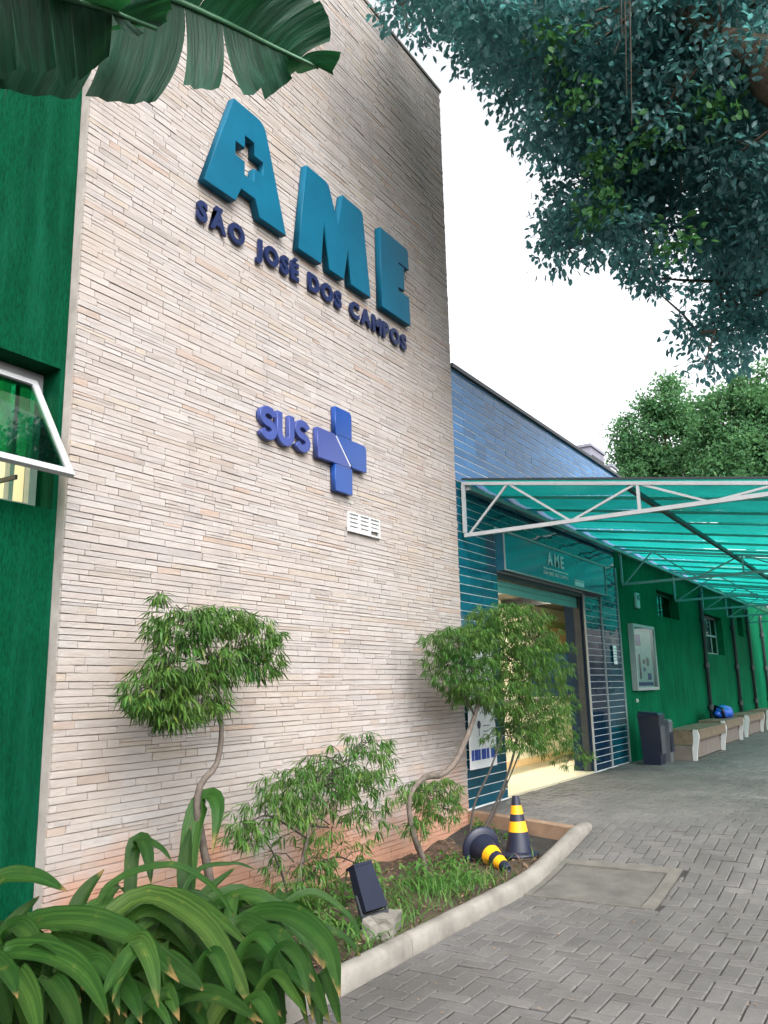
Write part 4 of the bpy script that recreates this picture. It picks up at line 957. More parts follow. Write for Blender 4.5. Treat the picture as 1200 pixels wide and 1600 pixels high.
# ------------------------------------------------------------------ foliage helpers
def leaf_quads(P, D, Nn, ln, wd, fold=0.25, curl=0.15):
    """one folded diamond leaf for each base point P, direction D, normal Nn"""
    n = len(P); Sd = np.cross(D, Nn); Sd /= (np.linalg.norm(Sd, axis=1, keepdims=True)+1e-9)
    ln = np.asarray(ln).reshape(-1, 1); wd = np.asarray(wd).reshape(-1, 1)
    mid = P + D*ln*0.45
    a = P; b = mid + Sd*wd/2 + Nn*wd*fold; c = P + D*ln - Nn*ln*curl; d = mid - Sd*wd/2 + Nn*wd*fold
    V = np.stack((a, b, c, d), 1).reshape(-1, 3); Fq = (np.arange(n)[:, None]*4 + np.array((0, 1, 2, 3)))
    return V, Fq
def leaf_hex(P, D, Nn, ln, wd):
    n = len(P); Sd = unit(np.cross(D, Nn)); ln = np.asarray(ln).reshape(-1, 1); wd = np.asarray(wd).reshape(-1, 1)
    A = [P]; 
    for f, k, sg_ in ((0.28, 0.85, 1), (0.66, 0.95, 1)): A.append(P+D*ln*f+Sd*wd/2*k*sg_+Nn*wd*0.14-Nn*ln*0.10*f)
    A.append(P+D*ln-Nn*ln*0.16)
    for f, k, sg_ in ((0.66, 0.95, -1), (0.28, 0.85, -1)): A.append(P+D*ln*f+Sd*wd/2*k*sg_+Nn*wd*0.14-Nn*ln*0.10*f)
    return np.stack(A, 1).reshape(-1, 3), (np.arange(n)[:, None]*6+np.arange(6))
def unit(v): return v/(np.linalg.norm(v, axis=-1, keepdims=True)+1e-9)
def leaf_cloud(clumps, n_per, ln, wd, droop=0.3, shell=0.5, hexa=False):
    """clumps: list of (centre, radius, density)"""
    Ps, Ds, Ns = [], [], []
    for c, r, k in clumps:
        n = max(3, int(n_per*k)); u = unit(RNG.normal(size=(n, 3))); rad = r*(RNG.uniform(0, 1, (n, 1))**shell)*RNG.uniform(0.8, 1.12, (n, 1))
        p = np.array(c)+u*rad*np.array((1, 1, 0.85)); d = unit(u*0.6+RNG.normal(size=(n, 3))*0.6+np.array((0, 0, -droop)))
        nn = unit(RNG.normal(size=(n, 3))*0.6+np.array((0, 0, 1.0))); nn = unit(nn - d*np.sum(nn*d, 1, keepdims=True))
        Ps.append(p); Ds.append(d); Ns.append(nn)
    P, D, Nn = np.concatenate(Ps), np.concatenate(Ds), np.concatenate(Ns); n = len(P)
    return (leaf_hex if hexa else leaf_quads)(P, D, Nn, ln*RNG.uniform(0.6, 1.3, n), wd*RNG.uniform(0.7, 1.2, n))
def stuff_part(name, VF, mat, parent):
    o = raw_mesh(name, VF[0], VF[1], mat, parent); o['kind'] = 'stuff'; return o

# ------------------------------------------------------------------ aralia shrubs in the bed
def aralia(name, label, y, trunks, lobes, n, ln=0.125, dens=1.0):
    """trunks: lists of (px, py, width m); lobes: (px, py, rx px, ry px, weight) in the plane y"""
    b = at_y(*trunks[0][0][:2], y); t = thing(name, label, 'shrub', (b[0], y, 0.03), 'aralia shrubs along the stone wall')
    for k, tr_ in enumerate(trunks):
        pts = [at_y(p[0], p[1], y+(p[3] if len(p) > 3 else 0)) for p in tr_]; rs = [p[2] for p in tr_]
        sp = smooth_path(pts, 24); rr = np.interp(np.linspace(0, len(rs)-1, 24), range(len(rs)), rs)
        mb = MB(); mb.tube(sp, list(rr*(1+RNG.normal(0, .05, 24))), 8); mb.build('trunk' if k == 0 else 'stem', M['bark_pale'] if tr_[0][2] > 0.014 else M['twig'], t, smooth=True)
    tot = sum(l[4] for l in lobes); Ps, Ds, Ns, Ln = [], [], [], []; tw = MB()
    for (px, py, rx, ry, wgt) in lobes:
        c = at_y(px, py, y); dist = np.linalg.norm(c-CAM); ex_ = abs(at_y(px+rx, py, y)[0]-c[0]); ez_ = ry*dist/FPX; ed = min(ex_, 0.55)*0.75
        for q in range(int(n*wgt/tot)):
            u = unit(RNG.normal(size=3)); r_ = RNG.uniform(0.25, 1.0)**0.6
            p = c+u*r_*np.array((ex_, ed, ez_)); p[1] = min(p[1], WALL_Y-0.08)
            if RNG.uniform() < 0.10: tw.tube([c+(p-c)*0.15, (c+p)/2+np.array((0, 0, 0.03)), p], [0.005, 0.004, 0.002], 4, cap=False)
            m = int(RNG.integers(6, 10)); out = unit(np.array((u[0], u[1], 0.0))+RNG.normal(size=3)*0.3)
            az0 = RNG.uniform(0, 6.28)
            for k in range(m):
                a = az0+2*math.pi*k/m; h_ = np.array((math.cos(a), math.sin(a), 0)); d = unit(h_*0.55+out*0.45+np.array((0, 0, -RNG.uniform(0.1, 1.25))))
                nn = unit(np.array((0, 0, 1.0))+h_*0.4+RNG.normal(size=3)*0.25); nn = unit(nn-d*(nn@d))
                Ps.append(p+h_*0.006); Ds.append(d); Ns.append(nn); Ln.append(ln*RNG.uniform(0.6, 1.2))
    Ln = np.array(Ln); VF = leaf_quads(np.array(Ps), np.array(Ds), np.array(Ns), Ln, Ln*RNG.uniform(0.095, 0.16, len(Ln)), 0.2, RNG.uniform(-0.1, 0.3, (len(Ln), 1)))
    stuff_part('foliage', VF, M['aralia'], t)
    if tw.v: tw.build('twigs', M['twig'], t)['kind'] = 'stuff'
    return t
aralia('aralia_shrub', 'aralia shrub with thin S-curved trunk and feathery crown near the green wall', 3.72,
       [[(338, 1440, .030), (330, 1385, .026), (318, 1325, .024), (308, 1265, .022), (314, 1225, .020), (338, 1195, .017), (346, 1150, .016), (343, 1105, .015), (335, 1060, .010), (325, 1010, .007)],
        [(343, 1105, .010), (300, 1075, .007), (250, 1060, .005)], [(338, 1075, .009), (375, 1030, .006), (400, 1010, .004)], [(325, 1010, .007), (300, 970, .005), (275, 945, .003)]],
       [(290, 975, 55, 30, 1.3), (345, 965, 45, 26, 1.0), (395, 990, 40, 35, 1.0), (405, 1030, 33, 28, .7), (300, 1030, 65, 38, 1.3), (245, 1075, 48, 40, 1.5), (265, 1105, 45, 30, 1.0), (310, 1090, 42, 40, .9), (360, 1030, 45, 32, .8), (250, 932, 12, 8, .10)], 900, 0.094)
aralia('aralia_shrub', 'bushy low aralia beside the floodlight with spreading sprays', 3.62,
       [[(462, 1435, .016), (468, 1370, .014), (480, 1310, .013), (488, 1250, .010), (510, 1200, .007)], [(455, 1435, .010), (445, 1380, .008), (425, 1330, .005), (400, 1300, .004)], [(470, 1380, .008), (520, 1340, .006), (560, 1350, .004)], [(480, 1310, .008), (420, 1275, .005), (385, 1290, .004)]],
       [(540, 1195, 52, 42, 1.1), (575, 1160, 26, 26, .4), (500, 1225, 62, 42, 1.3), (575, 1235, 42, 42, .8), (450, 1235, 40, 35, .6), (420, 1270, 50, 22, .6), (385, 1300, 32, 20, .35), (520, 1290, 62, 30, .6), (465, 1350, 45, 32, .5), (530, 1350, 45, 22, .35), (450, 1400, 38, 26, .45)], 600, 0.10)
aralia('aralia_shrub', 'crooked aralia with a bent thick branch between the floodlight and the cones', 3.66,
       [[(665, 1372, .032), (660, 1340, .028), (648, 1310, .025), (640, 1275, .022), (641, 1245, .018), (652, 1225, .020), (668, 1213, .026), (690, 1211, .028), (712, 1190, .028), (728, 1155, .026), (742, 1118, .022), (748, 1085, .016), (735, 1040, .010)],
        [(742, 1118, .010), (715, 1070, .007), (695, 1030, .005)]],
       [(716, 1000, 34, 26, 1.3), (715, 1040, 32, 34, 1.4), (742, 1078, 30, 26, 1.0), (738, 990, 24, 20, .6), (672, 1235, 30, 22, .75), (690, 1262, 22, 22, .4), (650, 1290, 14, 18, .2)], 1000, 0.085)
aralia('aralia_shrub', 'tallest bushy aralia standing in front of the entrance door', 3.55,
       [[(752, 1305, .012), (775, 1255, .012), (795, 1205, .012), (808, 1150, .012), (812, 1080, .009)], [(733, 1310, .012), (742, 1255, .011), (765, 1205, .010), (785, 1150, .008)], [(760, 1300, .009), (790, 1230, .008), (810, 1180, .007), (830, 1120, .006)]],
       [(795, 962, 38, 22, 1.1), (778, 985, 24, 20, .5), (828, 998, 28, 28, .9), (802, 1032, 36, 30, 1.4), (842, 1052, 28, 34, 1.1), (792, 1085, 34, 30, 1.2), (836, 1118, 36, 30, 1.1), (808, 1150, 28, 24, .6), (862, 1150, 22, 30, .45), (878, 1095, 14, 18, .2), (898, 1182, 18, 14, .18), (868, 1012, 14, 14, .15)], 2100, 0.09)

# ------------------------------------------------------------------ strap-leaved plants in the foreground
def leaf_uv(me, uv):
    l = me.uv_layers.new(name='UVMap'); idx = np.empty(len(me.loops), int); me.loops.foreach_get('vertex_index', idx)
    l.data.foreach_set('uv', np.array(uv)[idx].ravel())
def strap_leaf(path, width, parent, fold=0.22, upw=0.8, n=18):
    P = smooth_path(path, n); V, Fq = [], []
    for i, p in enumerate(P):
        t = P[min(i+1, n-1)]-P[max(i-1, 0)]; t = t/np.linalg.norm(t); tc = unit(CAM-p)
        nn = unit(tc*0.75+np.array((0, 0, upw))); sd_ = np.cross(t, nn); sd_ /= (np.linalg.norm(sd_)+1e-9); nn = np.cross(sd_, t)
        u = i/(n-1); w_ = width*(0.42+0.58*math.sin(min(u*1.5, 1)*math.pi/2))*(1-max(0, (u-0.5)/0.5)**2.0)+0.002
        for s_ in (-1, -0.5, 0, 0.5, 1): V.append(p+sd_*w_/2*s_+nn*(w_*fold*(abs(s_)**1.5)+0.004*math.sin(u*9+s_)*abs(s_)))
    for i in range(n-1):
        for k in range(4): a = i*5+k; Fq.append((a, a+5, a+6, a+1))
    me = bpy.data.meshes.new('leaf'); me.from_pydata((np.array(V)-org(parent)).tolist(), [], Fq); me.materials.append(M['strap']); me.polygons.foreach_set('use_smooth', [True]*len(Fq)); me.update()
    leaf_uv(me, [((i//5)/(n-1), (i % 5)/4) for i in range(len(V))])
    return obj('leaf', me, parent)
def px_leaf(pts, width, parent, **k): return strap_leaf([at_d(x, y, d) for x, y, d in pts], width*0.80, parent, **k)
G_ = 'strap-leaved plants in the foreground bed'
sp1 = thing('strap_plant', 'strap-leaved plant at the lower left corner against the green wall', 'plant', (3.0, 3.75, 0.04), G_)
sp2 = thing('strap_plant', 'strap-leaved plant arching over the bed in front of the stone wall', 'plant', (3.35, 3.35, 0.04), G_)
sp3 = thing('strap_plant', 'strap-leaved plant spilling over the kerb nearest the camera', 'plant', (3.75, 3.12, 0.04), G_)
for pts, wd, pl in [
    ([(170, 1600, 4.6), (150, 1470, 4.6), (224, 1402, 4.55), (310, 1440, 4.3), (365, 1520, 4.1), (392, 1575, 4.0)], .15, sp2),
    ([(190, 1590, 4.65), (200, 1450, 4.7), (260, 1402, 4.7), (330, 1430, 4.5), (400, 1490, 4.3)], .12, sp2),
    ([(100, 1600, 4.4), (30, 1465, 4.4), (117, 1440, 4.2), (210, 1470, 4.0), (280, 1535, 3.8)], .17, sp1),
    ([(130, 1590, 4.5), (120, 1470, 4.4), (210, 1478, 4.2), (290, 1530, 4.0), (318, 1548, 3.95)], .13, sp1),
    ([(60, 1600, 4.3), (0, 1500, 4.2), (70, 1492, 4.0), (130, 1525, 3.8), (172, 1596, 3.6)], .15, sp1),
    ([(100, 1600, 4.3), (70, 1480, 4.3), (140, 1497, 4.1), (196, 1548, 3.9), (222, 1600, 3.8)], .14, sp1),
    ([(440, 1590, 4.5), (385, 1450, 4.6), (448, 1432, 4.4), (509, 1480, 4.2), (532, 1560, 4.05)], .16, sp3),
    ([(420, 1600, 4.5), (370, 1450, 4.5), (430, 1480, 4.3), (482, 1560, 4.1)], .15, sp3),
    ([(440, 1600, 4.4), (430, 1480, 4.4), (480, 1530, 4.2), (516, 1600, 4.0)], .12, sp3),
    ([(150, 1560, 4.9), (159, 1400, 4.9), (257, 1352, 4.8), (327, 1382, 4.7), (372, 1440, 4.5)], .055, sp2),
    ([(90, 1540, 4.9), (120, 1420, 4.9), (163, 1358, 4.9)], .11, sp1),
    ([(-70, 1500, 4.6), (-10, 1385, 4.5), (47, 1372, 4.4), (105, 1393, 4.3)], .13, sp1),
    ([(-20, 1560, 4.5), (10, 1460, 4.5), (62, 1400, 4.5)], .10, sp1),
    ([(-30, 1560, 4.4), (0, 1480, 4.4), (55, 1425, 4.4)], .09, sp1),
    ([(210, 1560, 5.0), (203, 1420, 5.05), (208, 1330, 5.1), (222, 1312, 5.05), (232, 1345, 4.95), (236, 1382, 4.9)], .11, sp2),
    ([(205, 1330, 5.1), (224, 1313, 5.05), (250, 1325, 5.0), (268, 1345, 4.95)], .05, sp2),
    ([(300, 1560, 5.3), (290, 1430, 5.3), (300, 1300, 5.35), (322, 1247, 5.35), (340, 1262, 5.25), (332, 1335, 5.15)], .16, sp2),
    ([(300, 1500, 5.3), (288, 1370, 5.3), (298, 1290, 5.3)], .11, sp2),
    ([(240, 1600, 4.2), (260, 1575, 4.1), (327, 1557, 3.9), (411, 1598, 3.7)], .13, sp3),
    ([(260, 1500, 5.0), (310, 1410, 5.0), (369, 1355, 5.0)], .08, sp2),
    ([(345, 1520, 4.5), (380, 1502, 4.4), (430, 1500, 4.3), (458, 1556, 4.1)], .045, sp3),
    ([(250, 1500, 5.1), (300, 1370, 5.2), (360, 1350, 5.2), (398, 1358, 5.2)], .04, sp2),
    ([(300, 1480, 5.0), (360, 1400, 5.0), (405, 1424, 4.8)], .04, sp2),
    ([(40, 1600, 4.1), (20, 1520, 4.0), (45, 1560, 3.8), (65, 1640, 3.6)], .12, sp1),
    ([(90, 1600, 4.0), (75, 1530, 3.9), (105, 1570, 3.7), (130, 1650, 3.5)], .11, sp1),
    ([(10, 1600, 4.0), (-20, 1500, 3.9), (10, 1520, 3.7), (28, 1560, 3.6)], .10, sp1),
    ([(320, 1600, 4.4), (300, 1520, 4.4), (350, 1540, 4.2), (400, 1600, 4.0)], .12, sp3),
    ([(200, 1620, 4.3), (230, 1530, 4.3), (290, 1560, 4.1), (330, 1620, 3.9)], .12, sp2),
    ([(500, 1600, 4.4), (505, 1520, 4.4), (520, 1560, 4.25), (533, 1610, 4.1)], .07, sp3)]:
    px_leaf(pts, wd, pl)
for pl, cx, cy, na in ((sp1, 2.85, 3.6, 60), (sp2, 3.35, 3.4, 64), (sp3, 3.72, 3.2, 50)):
    for k in range(na):
        a = RNG.uniform(-2.6, 0.9) if k % 3 else RNG.uniform(0, 6.28); l = RNG.uniform(0.45, 0.95); h_ = RNG.uniform(0.18, 0.50); d = np.array((math.cos(a), math.sin(a), 0)); b = np.array((cx+RNG.normal(0, .10), cy+RNG.normal(0, .08), 0.04))
        side = np.array((-d[1], d[0], 0))*RNG.normal(0, 0.08)
        pp = [b, b+d*l*0.18+np.array((0, 0, h_*0.75)), b+d*l*0.50+np.array((0, 0, h_))+side*0.4, b+d*l*0.82+np.array((0, 0, h_*0.72))+side, b+d*l+np.array((0, 0, h_*RNG.uniform(0.1, 0.45)))+side*1.4]
        if max(p[1] for p in pp) > 4.1 or any(p[0] < 1.3 for p in pp): continue
        if max(p[0] for p in pp) > 4.28: continue
        if pp[-1][1] < 2.72-max(0, pp[-1][2]-0.15): continue
        strap_leaf(pp, RNG.uniform(0.055, 0.11), pl, upw=1.1, n=16)

for k in range(46):
    x0 = RNG.uniform(-40, 440); d = 4.75-0.0004*x0-RNG.uniform(0, 0.75); py = RNG.uniform(1440, 1580); dx = RNG.uniform(55, 150)*(1 if RNG.uniform() < 0.72 else -1)
    if x0+dx > 520: continue
    pl = sp1 if x0 < 130 else (sp2 if x0 < 300 else sp3)
    strap_leaf([at_d(x0, 1660, d+.25), at_d(x0+.12*dx, py+45, d+.12), at_d(x0+.45*dx, py, d), at_d(x0+.8*dx, py+RNG.uniform(20, 45), d-.12), at_d(x0+dx, py+RNG.uniform(55, 115), d-.2)], RNG.uniform(0.05, 0.105), pl, n=16)

# ------------------------------------------------------------------ banana plant reaching in from the upper left
bp = thing('banana_plant', 'banana plant whose torn broad leaves hang in from the upper left', 'plant', (-0.6, 2.6, 0))
def banana_leaf(rib, half_up, half_dn, gaps, seed, dn_dir, up_dir, taper=0.70):
    rr = np.random.default_rng(seed); n = 60; P = smooth_path(rib, n); leaf_v, leaf_f, leaf_t = [], [], []
    mb = MB(); mb.tube(P, [0.016*(1-0.8*i/(n-1))+0.003 for i in range(n)], 6)
    for side, half, base_dir in ((1, half_up, up_dir), (-1, half_dn, dn_dir)):
        i = 3; bd = np.array(base_dir, float)
        while i < n-2:
            k = int(rr.integers(3, 9)); j = min(i+k, n-1)
            tilt = rr.normal(0, 0.05); lenk = rr.uniform(0.86, 1.06); sway = rr.normal(0, 0.06)
            m_ = 9; cols = list(range(i, j+1)); b0 = len(leaf_v)
            for ci, c in enumerate(cols):
                u = c/(n-1); w_ = half*(max(0.0, math.sin(math.pi*min(1, 0.10+u*0.93)))**0.55)*lenk*(1-0.05*abs(ci/(len(cols)-1 or 1)-0.5))
                if side == -1: w_ *= 1-0.72*min(1, max(0, (u-taper)/0.22))
                t = P[min(c+1, n-1)]-P[max(c-1, 0)]; t = t/np.linalg.norm(t)
                for q in range(m_+1):
                    s_ = q/m_; narrow = 1-0.10*s_*s_
                    mid = P[(i+j)//2]; base = mid+(P[c]-mid)*narrow
                    d = unit(bd+t*0.32+np.array((0, 0, -0.9))*s_*(0.35 if side == 1 else 0.25)); 
                    p = base+d*w_*s_ + t*(tilt*s_*s_) + np.cross(t, d)*(0.012*math.sin(ci*2.4+seed)*s_+sway*s_*s_)
                    leaf_v.append(p); leaf_t.append((u, s_))
            for a in range(len(cols)-1):
                for q in range(m_): x = b0+a*(m_+1)+q; leaf_f.append((x, x+1, x+m_+2, x+m_+1))
            i = j if rr.uniform() < 0.45 else j+gaps
    me = bpy.data.meshes.new('leaf'); me.from_pydata((np.array(leaf_v)-org(bp)).tolist(), [], leaf_f); me.materials.append(M['banana']); me.polygons.foreach_set('use_smooth', [True]*len(leaf_f)); me.update()
    leaf_uv(me, leaf_t); o = obj('leaf', me, bp); mb.build('midrib', M['midrib'], o, smooth=True)
stem_top = np.array((-0.35, 2.45, 3.35))
mb = MB(); mb.tube(smooth_path([(-0.6, 2.6, -0.02), (-0.55, 2.58, 1.5), (-0.35, 2.45, 3.35)], 14), [0.13*(1-0.5*i/13) for i in range(14)], 12); mb.build('stem', M['midrib'], bp, smooth=True)
banana_leaf([stem_top, at_d(-260, -140, 2.75), at_d(20, -70, 2.9), at_d(230, -15, 3.0), at_d(340, 30, 3.05), at_d(425, 72, 3.1), at_d(498, 106, 3.1)], 0.30, 0.34, 0, 3, (0.05, 0.25, -0.95), (-0.25, -0.45, 0.62))
banana_leaf([stem_top, at_d(-420, -60, 2.6), at_d(-160, -30, 2.65), at_d(20, -20, 2.7), at_d(150, 10, 2.75), at_d(245, 45, 2.8)], 0.20, 0.24, 0, 11, (0.02, 0.3, -0.95), (-0.2, -0.7, 0.35))
banana_leaf([stem_top, at_d(-480, 120, 2.8), at_d(-260, 40, 2.9), at_d(-90, 35, 3.0), at_d(20, 52, 3.05), at_d(66, 72, 3.1)], 0.22, 0.40, 0, 23, (0.02, 0.3, -0.95), (-0.2, -0.5, 0.5))

# ------------------------------------------------------------------ trees
def in_poly(x, y, poly):
    c = False; n = len(poly)
    for i in range(n):
        x0, y0 = poly[i]; x1, y1 = poly[(i+1) % n]
        if (y0 > y) != (y1 > y) and x < (x1-x0)*(y-y0)/(y1-y0)+x0: c = not c
    return c
bt = thing('overhanging_tree', 'big dark broad-leaved tree whose crown hangs over from the upper right', 'tree', (9.2, -4.2, 0.28))
mb = MB(); trunk = smooth_path([(9.2, -4.2, 0.1), (9.1, -4.1, 2.2), (9.0, -3.6, 4.4), (9.0, -2.8, 6.4)], 16); mb.tube(trunk, [0.34-0.011*i for i in range(16)], 14); mb.build('trunk', M['bark'], bt, smooth=True)
poly = [(585, -20), (612, 40), (645, 85), (690, 35), (722, 62), (740, 108), (775, 135), (800, 195), (835, 235), (848, 285), (868, 300), (855, 345), (850, 415), (890, 422), (935, 405), (985, 440), (1055, 452), (1058, 520), (1085, 575), (1150, 580), (1215, 545), (1500, 520), (1750, 100), (1600, -500), (900, -520), (600, -200)]
clumps, limbs = [], []
tries = 0
while len(clumps) < 330 and tries < 8000:
    tries += 1; x, y = RNG.uniform(560, 1750), RNG.uniform(-520, 600)
    if not in_poly(x, y, poly): continue
    inside = all(in_poly(x+dx, y+dy, poly) for dx, dy in ((45, 0), (-45, 0), (0, 45), (0, -45)))
    if not inside and RNG.uniform() < 0.35: continue
    if x > 1230 or y < -60:
        if RNG.uniform() < 0.78 or y < -170: continue
    d = RNG.uniform(8.6, 12.0)
    # the crown leaves chinks of sky in its lower right part
    if 1000 < x < 1230 and 300 < y < 540 and RNG.uniform() < 0.28: continue
    r = RNG.uniform(0.22, 0.34) if not inside else RNG.uniform(0.34, 0.58)
    p = at_d(x, y, d)
    if p[1] > 4.0 and p[2] < 9.2: continue
    if p[2] < cz(min(p[1], 4.2))+0.35: continue
    clumps.append((p, r, (r/0.45)**2))
LIMBS = ((1150, 80, 10), (1000, 120, 10), (820, 60, 10.3), (1120, 440, 10.2), (950, 330, 10), (1180, 300, 9.6), (680, -40, 10.5), (900, -300, 10), (1300, -200, 9.5), (1090, 520, 10.4), (880, 390, 10.2))
clumps += [(at_d(*q_), 0.42, 1.0) for q_ in LIMBS]
stuff_part('foliage', leaf_cloud(clumps, 230, 0.084, 0.047, 0.45, 0.55, True), M['tree_leaf'], bt)
yl = [(at_d(x, y, 8.6), r, 1.0) for x, y, r in ((935, 250, .30), (945, 300, .35), (925, 340, .28), (870, 60, .3), (1010, 220, .4), (1120, 160, .35), (900, 150, .3), (1060, 380, .3))]
stuff_part('young_foliage', leaf_cloud(yl, 70, 0.085, 0.055, 0.5, 0.9, True), M['tree_leaf2'], bt)
top = trunk[-1]
for k, (px, py, d) in enumerate(LIMBS):
    e = at_d(px, py, d); m1 = top+(e-top)*0.35+np.array((0, 0, 0.5)); m2 = top+(e-top)*0.7+np.array((0, 0, 0.25))+RNG.normal(0, 0.15, 3)
    mb = MB(); mb.tube(smooth_path([trunk[11+k % 4], m1, m2, e], 14), list(np.linspace(0.11 if k < 6 else 0.08, 0.018, 14)), 8); mb.build('limb', M['bark'], bt, smooth=True)
bb = [at_d(x, y, d) for x, y, d in ((1290, 150, 8.9), (1200, 95, 9.0), (1120, 62, 9.1), (1030, -15, 9.3), (930, -120, 9.6))]
mb = MB(); mb.tube(smooth_path([trunk[12]]+bb, 24), list(np.linspace(0.26, 0.07, 24)*(1+RNG.normal(0, .06, 24))), 12); mb.build('limb', M['bark'], bt, smooth=True)
tw = MB(); ends = [at_d(*q_) for q_ in LIMBS]+bb
for c, r_, k_ in clumps[::2]:
    e = min(ends, key=lambda q_: np.linalg.norm(q_-c)); e = c+(e-c)*min(1, 1.6/(np.linalg.norm(e-c)+1e-6))
    m_ = (c+e)/2+RNG.normal(0, 0.12, 3); tw.tube([e, m_, c], [0.022, 0.014, 0.006], 5, cap=False)
    for q_ in range(3): tw.tube([c+(m_-c)*0.3, c+RNG.normal(0, r_*0.5, 3)], [0.007, 0.003], 4, cap=False)
tw.build('twigs', M['bark'], bt)['kind'] = 'stuff'
for x, y0, y1, d in ((975, -40, 150, 8.0), (983, -40, 198, 8.0), (968, -40, 60, 8.1)):
    a, b = at_d(x, y0, d), at_d(x+4, y1, d); mb = MB(); mb.tube([a, (a+b)/2+np.array((0.01, 0, 0)), (b[0], b[1], b[2])], [0.006, 0.005, 0.002], 5); mb.build('hanging_root', M['bark_pale'], bt)

def far_tree(name, label, base, lobes, n_per, ln, group, mat='far_leaf'):
    t = thing(name, label, 'tree', tuple(base), group); base = np.array(base, float)
    cl = []
    for c, rx, rz in lobes:
        c = np.array(c, float)
        for q in range(int(24*rx*rz)+8):
            u = unit(RNG.normal(size=3)); p = c+u*np.array((rx, rx, rz))*RNG.uniform(0.45, 1.0)**0.5; cl.append((p, RNG.uniform(0.35, 0.75), 1.0))
    stuff_part('crown', leaf_cloud(cl, n_per, ln, ln*0.6, 0.15, 0.5), M[mat], t)
    cc = np.mean([np.array(l[0]) for l in lobes], axis=0); mb = MB()
    mb.tube(smooth_path([base, base+(cc-base)*0.5+np.array((0.2, 0.1, 0)), cc], 10), list(np.linspace(0.32, 0.10, 10)), 10); mb.build('trunk', M['bark'], t, smooth=True)
    for l in lobes[:4]:
        c = np.array(l[0]); mb = MB(); mb.tube(smooth_path([base+(cc-base)*0.7, (base+(cc-base)*0.8+c)/2, c], 8), list(np.linspace(0.13, 0.03, 8)), 6); mb.build('limb', M['bark'], t)
q = lambda x, y, d: at_d(x, y, d)
far_tree('leafy_tree', 'rounded leafy tree rising behind the canopy beside the tiled parapet', (36.5, 9.5, 0.2),
         [(q(1020, 690, 40), 1.7, 1.8), (q(1038, 630, 40), 1.0, 1.2), (q(1000, 735, 40), 1.4, 1.5), (q(1070, 700, 40), 1.6, 1.6), (q(1050, 760, 40), 2.6, 1.6), (q(1080, 650, 40.5), 0.8, 0.8)], 60, 0.20, 'leafy trees behind the canopy')
far_tree('leafy_tree', 'wider yellow-green leafy tree at the right behind the canopy', (35.5, 6.0, 0.2),
         [(q(1150, 660, 37), 1.5, 1.7), (q(1190, 625, 37), 1.2, 1.4), (q(1120, 710, 37), 1.5, 1.4), (q(1180, 720, 36), 1.8, 1.5), (q(1230, 680, 37), 1.8, 1.8), (q(1160, 770, 36), 2.4, 1.5), (q(1280, 640, 38), 1.6, 1.8)], 60, 0.20, 'leafy trees behind the canopy')
far_tree('shade_tree', 'dark shady tree closing the far end of the covered walk', (39.0, 3.4, 0.2),
         [((38.0, 2.6, 3.6), 1.9, 1.6), ((38.5, 4.6, 3.4), 1.7, 1.6), ((38.2, 0.6, 3.4), 1.8, 1.7), ((37.5, 2.5, 2.0), 1.6, 1.3), ((37.8, 4.6, 1.6), 1.4, 1.2), ((38, 0.5, 1.7), 1.5, 1.2)], 34, 0.22, None, 'tree_leaf')

# ------------------------------------------------------------------ low growth and litter in the bed
def blades(n, region, h, wdt, lean, mat, name, label, cat):
    P, D, Nn, Ln = [], [], [], []
    while len(P) < n:
        x, y = region(); 
        if x > bed_end(y)-0.06 or y > 4.12 or y < KERB_Y1+0.0: continue
        P.append((x, y, soil_z(x, y)-0.005)); a = RNG.uniform(0, 6.28); d = unit(np.array((math.cos(a)*lean, math.sin(a)*lean, 1.0))); D.append(d)
        nn = unit(np.array((math.cos(a), math.sin(a), 0.3))); Nn.append(unit(nn-d*(nn@d))); Ln.append(h*RNG.uniform(0.5, 1.2))
    Ln = np.array(Ln); VF = leaf_quads(np.array(P), np.array(D), np.array(Nn), Ln, np.full(n, wdt), 0.2, -0.35)
    o = raw_mesh(name, VF[0], VF[1], mat); tag(o, label, cat, None, 'stuff')
gc = at_z(680, 1395, 0.05)
blades(900, lambda: (RNG.normal(5.95, 0.42), RNG.normal(3.25, 0.20)), 0.16, 0.010, 0.6, M['grass'], 'grass', 'bright green feathery grass clump between the floodlight and the cones', 'grass')
blades(260, lambda: (RNG.uniform(4.2, 5.0), RNG.uniform(2.9, 3.4)), 0.20, 0.014, 0.8, M['grass'], 'ground_cover', 'loose grassy ground cover in front of the floodlight block', 'ground cover')
blades(240, lambda: (RNG.uniform(6.3, 7.7), RNG.uniform(2.95, 4.1)), 0.13, 0.008, 1.0, M['litter'], 'dry_grass', 'dry straw and twigs around the traffic cones', 'dry grass')
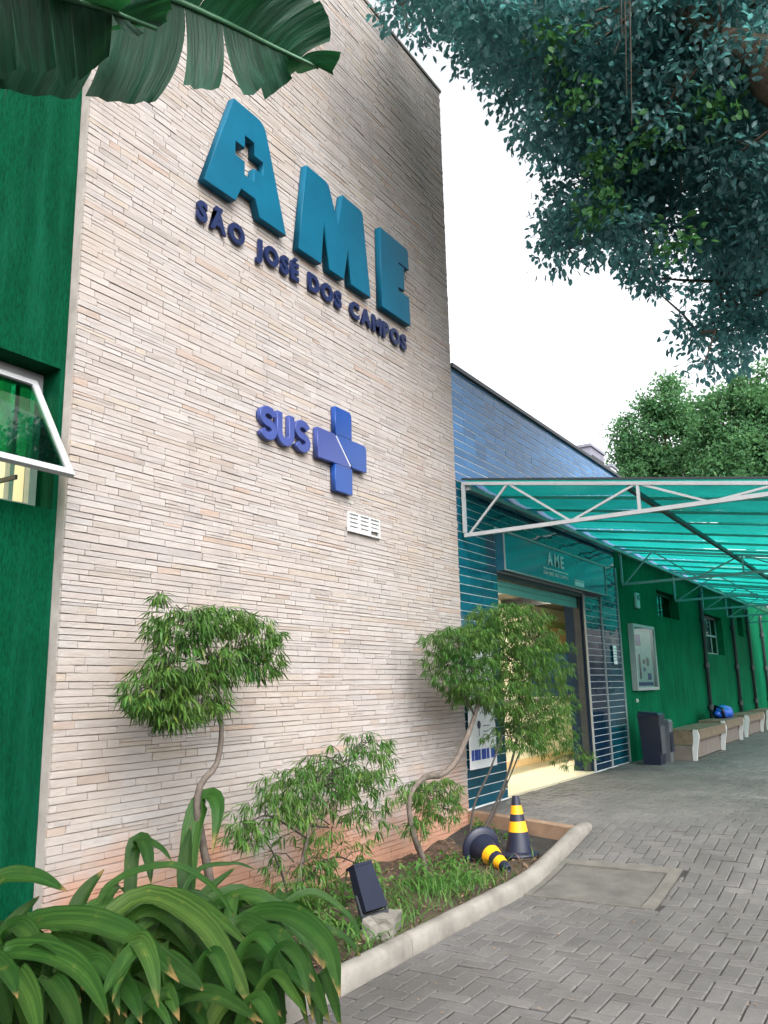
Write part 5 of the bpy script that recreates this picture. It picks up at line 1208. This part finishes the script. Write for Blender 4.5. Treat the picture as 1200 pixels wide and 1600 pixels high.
def litter(n, xr, yr, zf, name, label, size, mat):
    x = RNG.uniform(*xr, n); y = RNG.uniform(*yr, n); P = np.array([(a, b, zf(a, b)+0.008) for a, b in zip(x, y) if a < bed_end(b)-0.05]); n = len(P)
    D = unit(RNG.normal(size=(n, 3))*np.array((1, 1, 0.15))); Nn = unit(RNG.normal(size=(n, 3))*0.25+np.array((0, 0, 1.0))); Nn = unit(Nn-D*np.sum(Nn*D, 1, keepdims=True))
    VF = leaf_quads(P, D, Nn, size*RNG.uniform(0.5, 1.3, n), size*0.5*RNG.uniform(0.5, 1.2, n), 0.2, 0.05); o = raw_mesh(name, VF[0], VF[1], mat); tag(o, label, 'leaf litter', None, 'stuff')
litter(900, (4.0, 8.2), (2.9, 4.15), soil_z, 'leaf_litter', 'dry brown leaf litter scattered over the soil of the bed', 0.05, M['litter'])
# small leafy weeds at the foot of the bushes
cl = [((x, y, soil_z(x, y)+0.07), r_, 1.0) for x, y, r_ in ((5.3, 3.75, .13), (5.0, 3.75, .15), (5.65, 3.7, .14), (6.6, 3.55, .12), (7.75, 3.75, .16), (7.9, 3.5, .14), (8.0, 3.95, .14), (4.75, 3.5, .16), (6.2, 3.55, .17), (6.35, 3.3, .13), (5.85, 3.45, .16))]
o = raw_mesh('leafy_weeds', *leaf_cloud(cl, 90, 0.05, 0.028, 0.1, 0.6), M['grass']); tag(o, 'small leafy weeds growing at the foot of the shrubs', 'weeds', None, 'stuff')
cl = [((fp[0]+RNG.normal(0, .06), 5.75+RNG.normal(0, .06), 1.56+RNG.normal(0, .05)), 0.07, 1.0) for _ in range(8)]
stuff_part('blooms', leaf_cloud(cl, 40, 0.06, 0.05, 0, 0.6), M['red_flower'], flw)

# a few dry leaves and grit on the paving
n_ = 70; xx = RNG.uniform(3.5, 9.0, n_); yy = RNG.uniform(0.6, 2.70, n_)**1.0; P = np.array([(a, b, prof(a)+0.006) for a, b in zip(xx, yy)])
D = unit(RNG.normal(size=(n_, 3))*np.array((1, 1, 0.1))); Nn = unit(RNG.normal(size=(n_, 3))*0.2+np.array((0, 0, 1.0))); Nn = unit(Nn-D*np.sum(Nn*D, 1, keepdims=True))
VF = leaf_quads(P, D, Nn, RNG.uniform(0.012, 0.035, n_), RNG.uniform(0.006, 0.016, n_), 0.2, 0.05)
tag(raw_mesh('fallen_leaves', VF[0], VF[1], M['litter']), 'tiny dry fallen leaves strewn over the block paving', 'leaf litter', None, 'stuff')
